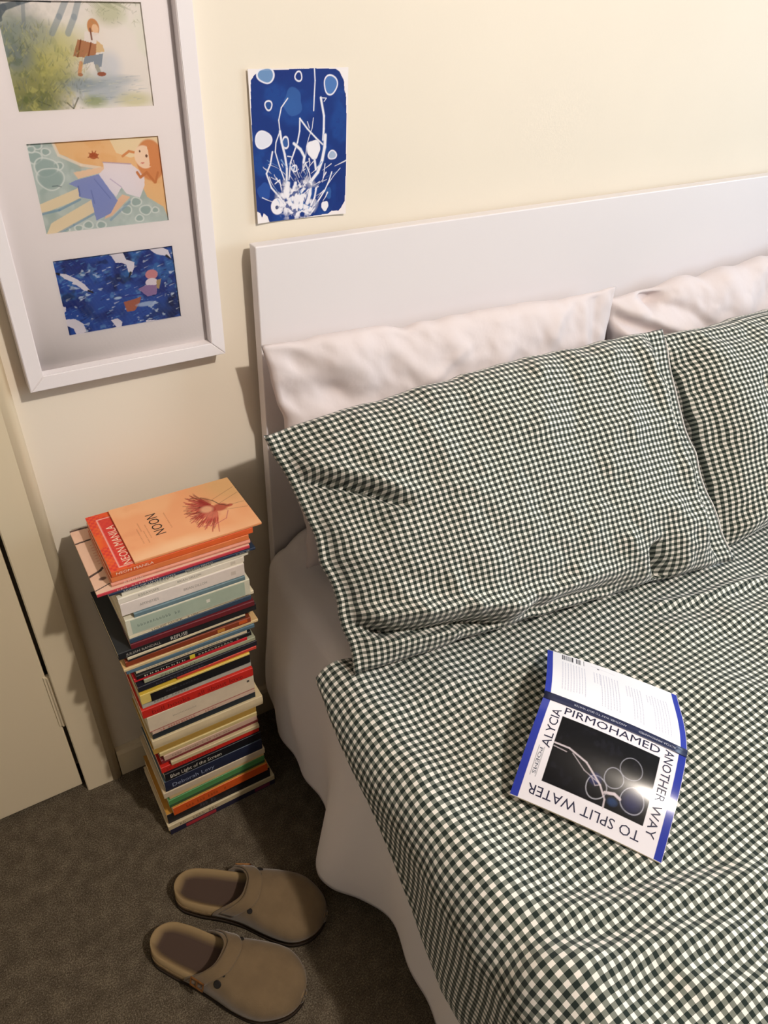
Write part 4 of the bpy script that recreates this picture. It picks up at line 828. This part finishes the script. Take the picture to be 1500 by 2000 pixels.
# spine, a narrow navy strip along the ridge
k_, a_ = np.meshgrid(np.linspace(-1, 1, 9), np.linspace(0, BL_, 12))
xs_, ys_ = e_.x*a_+n_.x*k_*0.0062, e_.y*a_+n_.y*k_*0.0062
zs_ = np.where(k_ > 0, prof(np.abs(k_)*0.0062, 0), prof(np.abs(k_)*0.0062, 1))+0.0012+zt(a_)
so_ = obj('spine', grid_mesh('spine', np.stack([xs_, ys_, zs_], -1)), mat('navy_spine', '#1f2547', 0.35, 0.5), ob)
md = so_.modifiers.new('t', 'SOLIDIFY'); md.thickness = 0.0006; md.offset = -1
sp_ink = mat('ink_b9bccc', '#b9bccc', 0.5); ink = mat('ink_1f1d3c', '#1f1d3c', 0.45)
zsp = float(prof(0.002, 0))+0.0017
def sp_fn(a0): return lambda s, t: (e_.x*(a0-s)+n_.x*(0.0030-t), e_.y*(a0-s)+n_.y*(0.0030-t), zsp+0.0002-0.04*abs(0.0030-t))
def sp_up(a0): return lambda s, t: (e_.x*(a0-s)+n_.x*(t-0.0016), e_.y*(a0-s)+n_.y*(t-0.0016), zsp+0.0003+float(zt(a0-s)))
text_mesh('spine_lettering', 'ALYCIA PIRMOHAMED', sp_up(0.187), 0.052, 0.0034, sp_ink, so_)
text_mesh('spine_lettering', 'ANOTHER WAY TO SPLIT WATER', sp_up(0.118), 0.075, 0.0034, sp_ink, so_)
def cov(u, d): 
    x, y, z = place(u*BL_, d*D0, 0, 0.00075); return (float(x), float(y), float(z))
LH = 0.0120
# clockwise ring of lettering, letter tops outwards
text_mesh('cover_lettering', 'ALYCIA', lambda s, t: cov(0.148-t/BL_, 0.54-s/D0), 0.058, LH, ink, o)
text_mesh('cover_lettering', 'PIRMOHAMED', lambda s, t: cov(0.17+s/BL_, 0.150-t/D0), 0.133, LH, ink, o)
text_mesh('cover_lettering', 'ANOTHER WAY', lambda s, t: cov(0.862+t/BL_, 0.06+s/D0), 0.113, LH, ink, o)
text_mesh('cover_lettering', 'TO SPLIT WATER', lambda s, t: cov(0.835-s/BL_, 0.862+t/D0), 0.150, LH*0.9, ink, o)
text_mesh('cover_lettering', 'POEMS', lambda s, t: cov(0.090+t/BL_, 0.56+s/D0), 0.031, 0.0045, mat('ink_4a5060', '#4a5060', 0.5), o)
for p in list(ob.children)+[c for q_ in ob.children for c in q_.children]:
    pass

# ---------------------------------------------------------------- clogs
suede = mat('tan_suede', '#6c5a42', 0.95, 0.1, bump=(300, 0.3, 0.001), vary=(40, 0.10), sheen=0.3)
cork = mat('cork_edge', '#6e5a40', 0.85, 0.15, vary=(180, 0.25)); eva = mat('dark_brown_sole', '#2e241c', 0.8, 0.2)
insole = mat('dark_worn_footbed', '#4a3a30', 0.85, 0.15, vary=(25, 0.25)); rim_m = mat('pale_footbed_rim', '#b39a74', 0.9, 0.1)
brass = mat('brass_buckle', '#b9824e', 0.35, 0.6, metallic=0.8); dark_m = mat('dark_strap_hole', '#1c1713', 0.8)
CL = 0.280
ts = np.array([0.0, 0.03, 0.10, 0.22, 0.36, 0.50, 0.64, 0.76, 0.86, 0.93, 0.97, 1.0])
wi = np.array([0.0, 0.020, 0.035, 0.038, 0.036, 0.039, 0.049, 0.055, 0.054, 0.045, 0.033, 0.0])    # inner side
wo = np.array([0.0, 0.020, 0.035, 0.040, 0.042, 0.048, 0.056, 0.058, 0.052, 0.039, 0.026, 0.0])    # outer side
def halfw(t, inner):
    t = np.asarray(t, float); W = wi if inner else wo
    w = sum(np.interp(np.clip(t+k, 0.11, 0.88), ts, W) for k in (-0.04, -0.02, 0, 0.02, 0.04))/5
    heel = np.sqrt(np.clip(1-(np.clip(0.13-t, 0, 1)/0.13)**2, 0, 1)); toe = np.clip(1-(np.clip(t-0.80, 0, 1)/0.20)**2.3, 0, 1)**0.55
    return w*heel*toe
def outline(scale=1.0, n=44, inset=0.0):
    t = (1-np.cos(np.linspace(0, math.pi, n)))/2; I = []; O = []
    for k in t:
        x = (k-0.5)*(CL-2*inset); I.append((x, max(halfw(k, True)-inset, 0))); O.append((x, -max(halfw(k, False)-inset, 0)))
    return I+O[-2:0:-1]
def extr(name, pts, z0, z1, m, parent, bev=0.002):
    bm = bmesh.new(); lo = [bm.verts.new((x, y, z0)) for x, y in pts]; hi = [bm.verts.new((x, y, z1)) for x, y in pts]; n = len(pts)
    bm.faces.new(list(reversed(lo))); tp = bm.faces.new(hi)
    for i in range(n): bm.faces.new((lo[i], lo[(i+1) % n], hi[(i+1) % n], hi[i])).smooth = True
    bmesh.ops.remove_doubles(bm, verts=bm.verts, dist=1e-5); bmesh.ops.recalc_face_normals(bm, faces=bm.faces)
    return obj(name, bm, m, parent)
def top_h(t): return np.interp(t, [0.2, 0.36, 0.44, 0.52, 0.62, 0.74, 0.84, 0.91, 0.96, 0.985, 1.0], [0.060, 0.066, 0.068, 0.067, 0.063, 0.057, 0.051, 0.044, 0.035, 0.028, 0.018])
def upper_pt(t, ph, off=0.0, z0=0.022):
    """ph 0 = inner edge, pi = outer edge"""
    wI, wO = halfw(t, True)+0.0015, halfw(t, False)+0.0015
    c = np.cos(ph); s = np.sin(ph)
    y = np.where(c > 0, wI, wO)*np.sign(c)*np.abs(c)**0.62; z = z0+(top_h(t)-z0)*np.abs(s)**0.80
    return (t-0.5)*CL, y*(1+off/0.05), z+off*s
def make_clog(name, loc, rz, mirror, label):
    sg = -1.0 if mirror else 1.0
    cl = empty(name, loc, rz); tag(cl, label, 'shoe', 'pair of clogs')
    F = lambda pts: [(x, y*sg) for x, y in pts]
    extr('outsole', F(outline()), 0.0, 0.009, eva, cl); extr('cork_midsole', F(outline(inset=0.0012)), 0.009, 0.0225, cork, cl)
    # footbed: raised pale rim and a dished dark centre
    n = 40; t = (1-np.cos(np.linspace(0.0, math.pi, n)))/2; cs = np.linspace(-1, 1, 25)
    TT, CC = np.meshgrid(t, cs, indexing='ij'); wI = np.maximum(halfw(TT, True)-0.002, 0); wO = np.maximum(halfw(TT, False)-0.002, 0)
    yy = np.where(CC > 0, wI*CC, wO*CC); dist = np.minimum((1-np.abs(CC))*np.where(CC > 0, wI, wO), TT*CL); rim = 1-sstep(0.004, 0.017, dist)
    zz = 0.0240+0.013*rim*np.clip(1.6-TT*1.6, 0.1, 1); zz[:, 0] = zz[:, -1] = 0.0215; zz[0, :] = zz[-1, :] = 0.0215
    Gf = np.stack([(TT-0.5)*(CL-0.004), yy*sg, zz], -1)
    k = (1-sstep(0.008, 0.017, dist))[..., None]; col = np.array(lin('#4a3b33'))*(1-k)+np.array(lin('#8d7756'))*k
    me = grid_mesh('footbed', Gf, colors=col); obj('footbed', me, attr_mat('footbed_suede', 0.9, 0.1), cl)
    # upper
    ph = np.linspace(0, math.pi, 61); m = 46; rows = []
    t0 = 0.300+0.150*np.sin(ph)**1.2+0.030*np.sin(ph)**8
    for q in range(m):
        k = (q/(m-1)); kk = 1-(1-k)**1.5; tt = t0+(1.0-t0)*kk
        x, y, z = upper_pt(tt, ph); rows.append(np.stack([x, y*sg, z], -1))
    u = obj('suede_upper', grid_mesh('suede_upper', np.array(rows)), suede, cl)
    md = u.modifiers.new('t', 'SOLIDIFY'); md.thickness = 0.0028; md.offset = -1 if not mirror else 1
    # instep band with folded tab, strap and buckle on the outer side
    ph2 = np.linspace(0.10*math.pi, 0.93*math.pi, 40); rows = []
    for q in range(8):
        tt = 0.305+0.150*np.sin(ph2)**1.2+0.030*np.sin(ph2)**8+0.012+q*0.0125+0.014*np.sin(ph2*2.0)
        x, y, z = upper_pt(np.clip(tt, 0, 1), ph2, 0.0026); rows.append(np.stack([x, y*sg, z], -1))
    st = obj('strap', grid_mesh('strap', np.array(rows)), suede, cl); md = st.modifiers.new('t', 'SOLIDIFY'); md.thickness = 0.0026; md.offset = 0
    def on(t_, ph_, off): x, y, z = upper_pt(np.array(t_), np.array(ph_), off); return Vector((float(x), float(y)*sg, float(z)))
    # buckle frame
    bt, bp_ = 0.41, 0.86*math.pi; c0 = on(bt, bp_, 0.006); du = (on(bt+0.05, bp_, 0.006)-c0).normalized(); dv_ = (on(bt, bp_-0.2, 0.006)-c0).normalized()
    bm = bmesh.new(); nn = du.cross(dv_).normalized()
    for (a0, a1, b0, b1) in ((-0.013, 0.013, -0.008, -0.006), (-0.013, 0.013, 0.006, 0.008), (-0.013, -0.011, -0.008, 0.008), (0.011, 0.013, -0.008, 0.008), (-0.001, 0.001, -0.008, 0.008)):
        vs = [bm.verts.new(c0+du*a+dv_*b_+nn*h) for h in (-0.001, 0.001) for a, b_ in ((a0, b0), (a1, b0), (a1, b1), (a0, b1))]
        for f in ((0, 3, 2, 1), (4, 5, 6, 7), (0, 1, 5, 4), (1, 2, 6, 5), (2, 3, 7, 6), (3, 0, 4, 7)): bm.faces.new([vs[i] for i in f])
    bmesh.ops.recalc_face_normals(bm, faces=bm.faces); obj('buckle', bm, brass, cl)
    for (t_, p_, r_) in ((0.53, 0.74*math.pi, 0.0066), (0.55, 0.62*math.pi, 0.0022), (0.55, 0.28*math.pi, 0.0048)):
        c0 = on(t_, p_, 0.0008); nrm = (on(t_, p_, 0.006)-c0).normalized()
        bm = bmesh.new(); bmesh.ops.create_cone(bm, cap_ends=True, segments=16, radius1=r_, radius2=r_*0.8, depth=0.0016, matrix=Matrix.Translation(c0)@nrm.to_track_quat('Z', 'Y').to_matrix().to_4x4())
        obj('strap_hole', bm, dark_m, cl)
    return cl
make_clog('suede_clog', (0.104, -0.472, 0.0), math.atan2(-0.212, 0.182), False, 'tan suede clog nearer the camera, lying in the lighter patch of carpet')
make_clog('suede_clog', (0.180, -0.392, 0.0), math.atan2(-0.188, 0.213), True, 'tan suede clog nearer the bed, its toe in shadow')
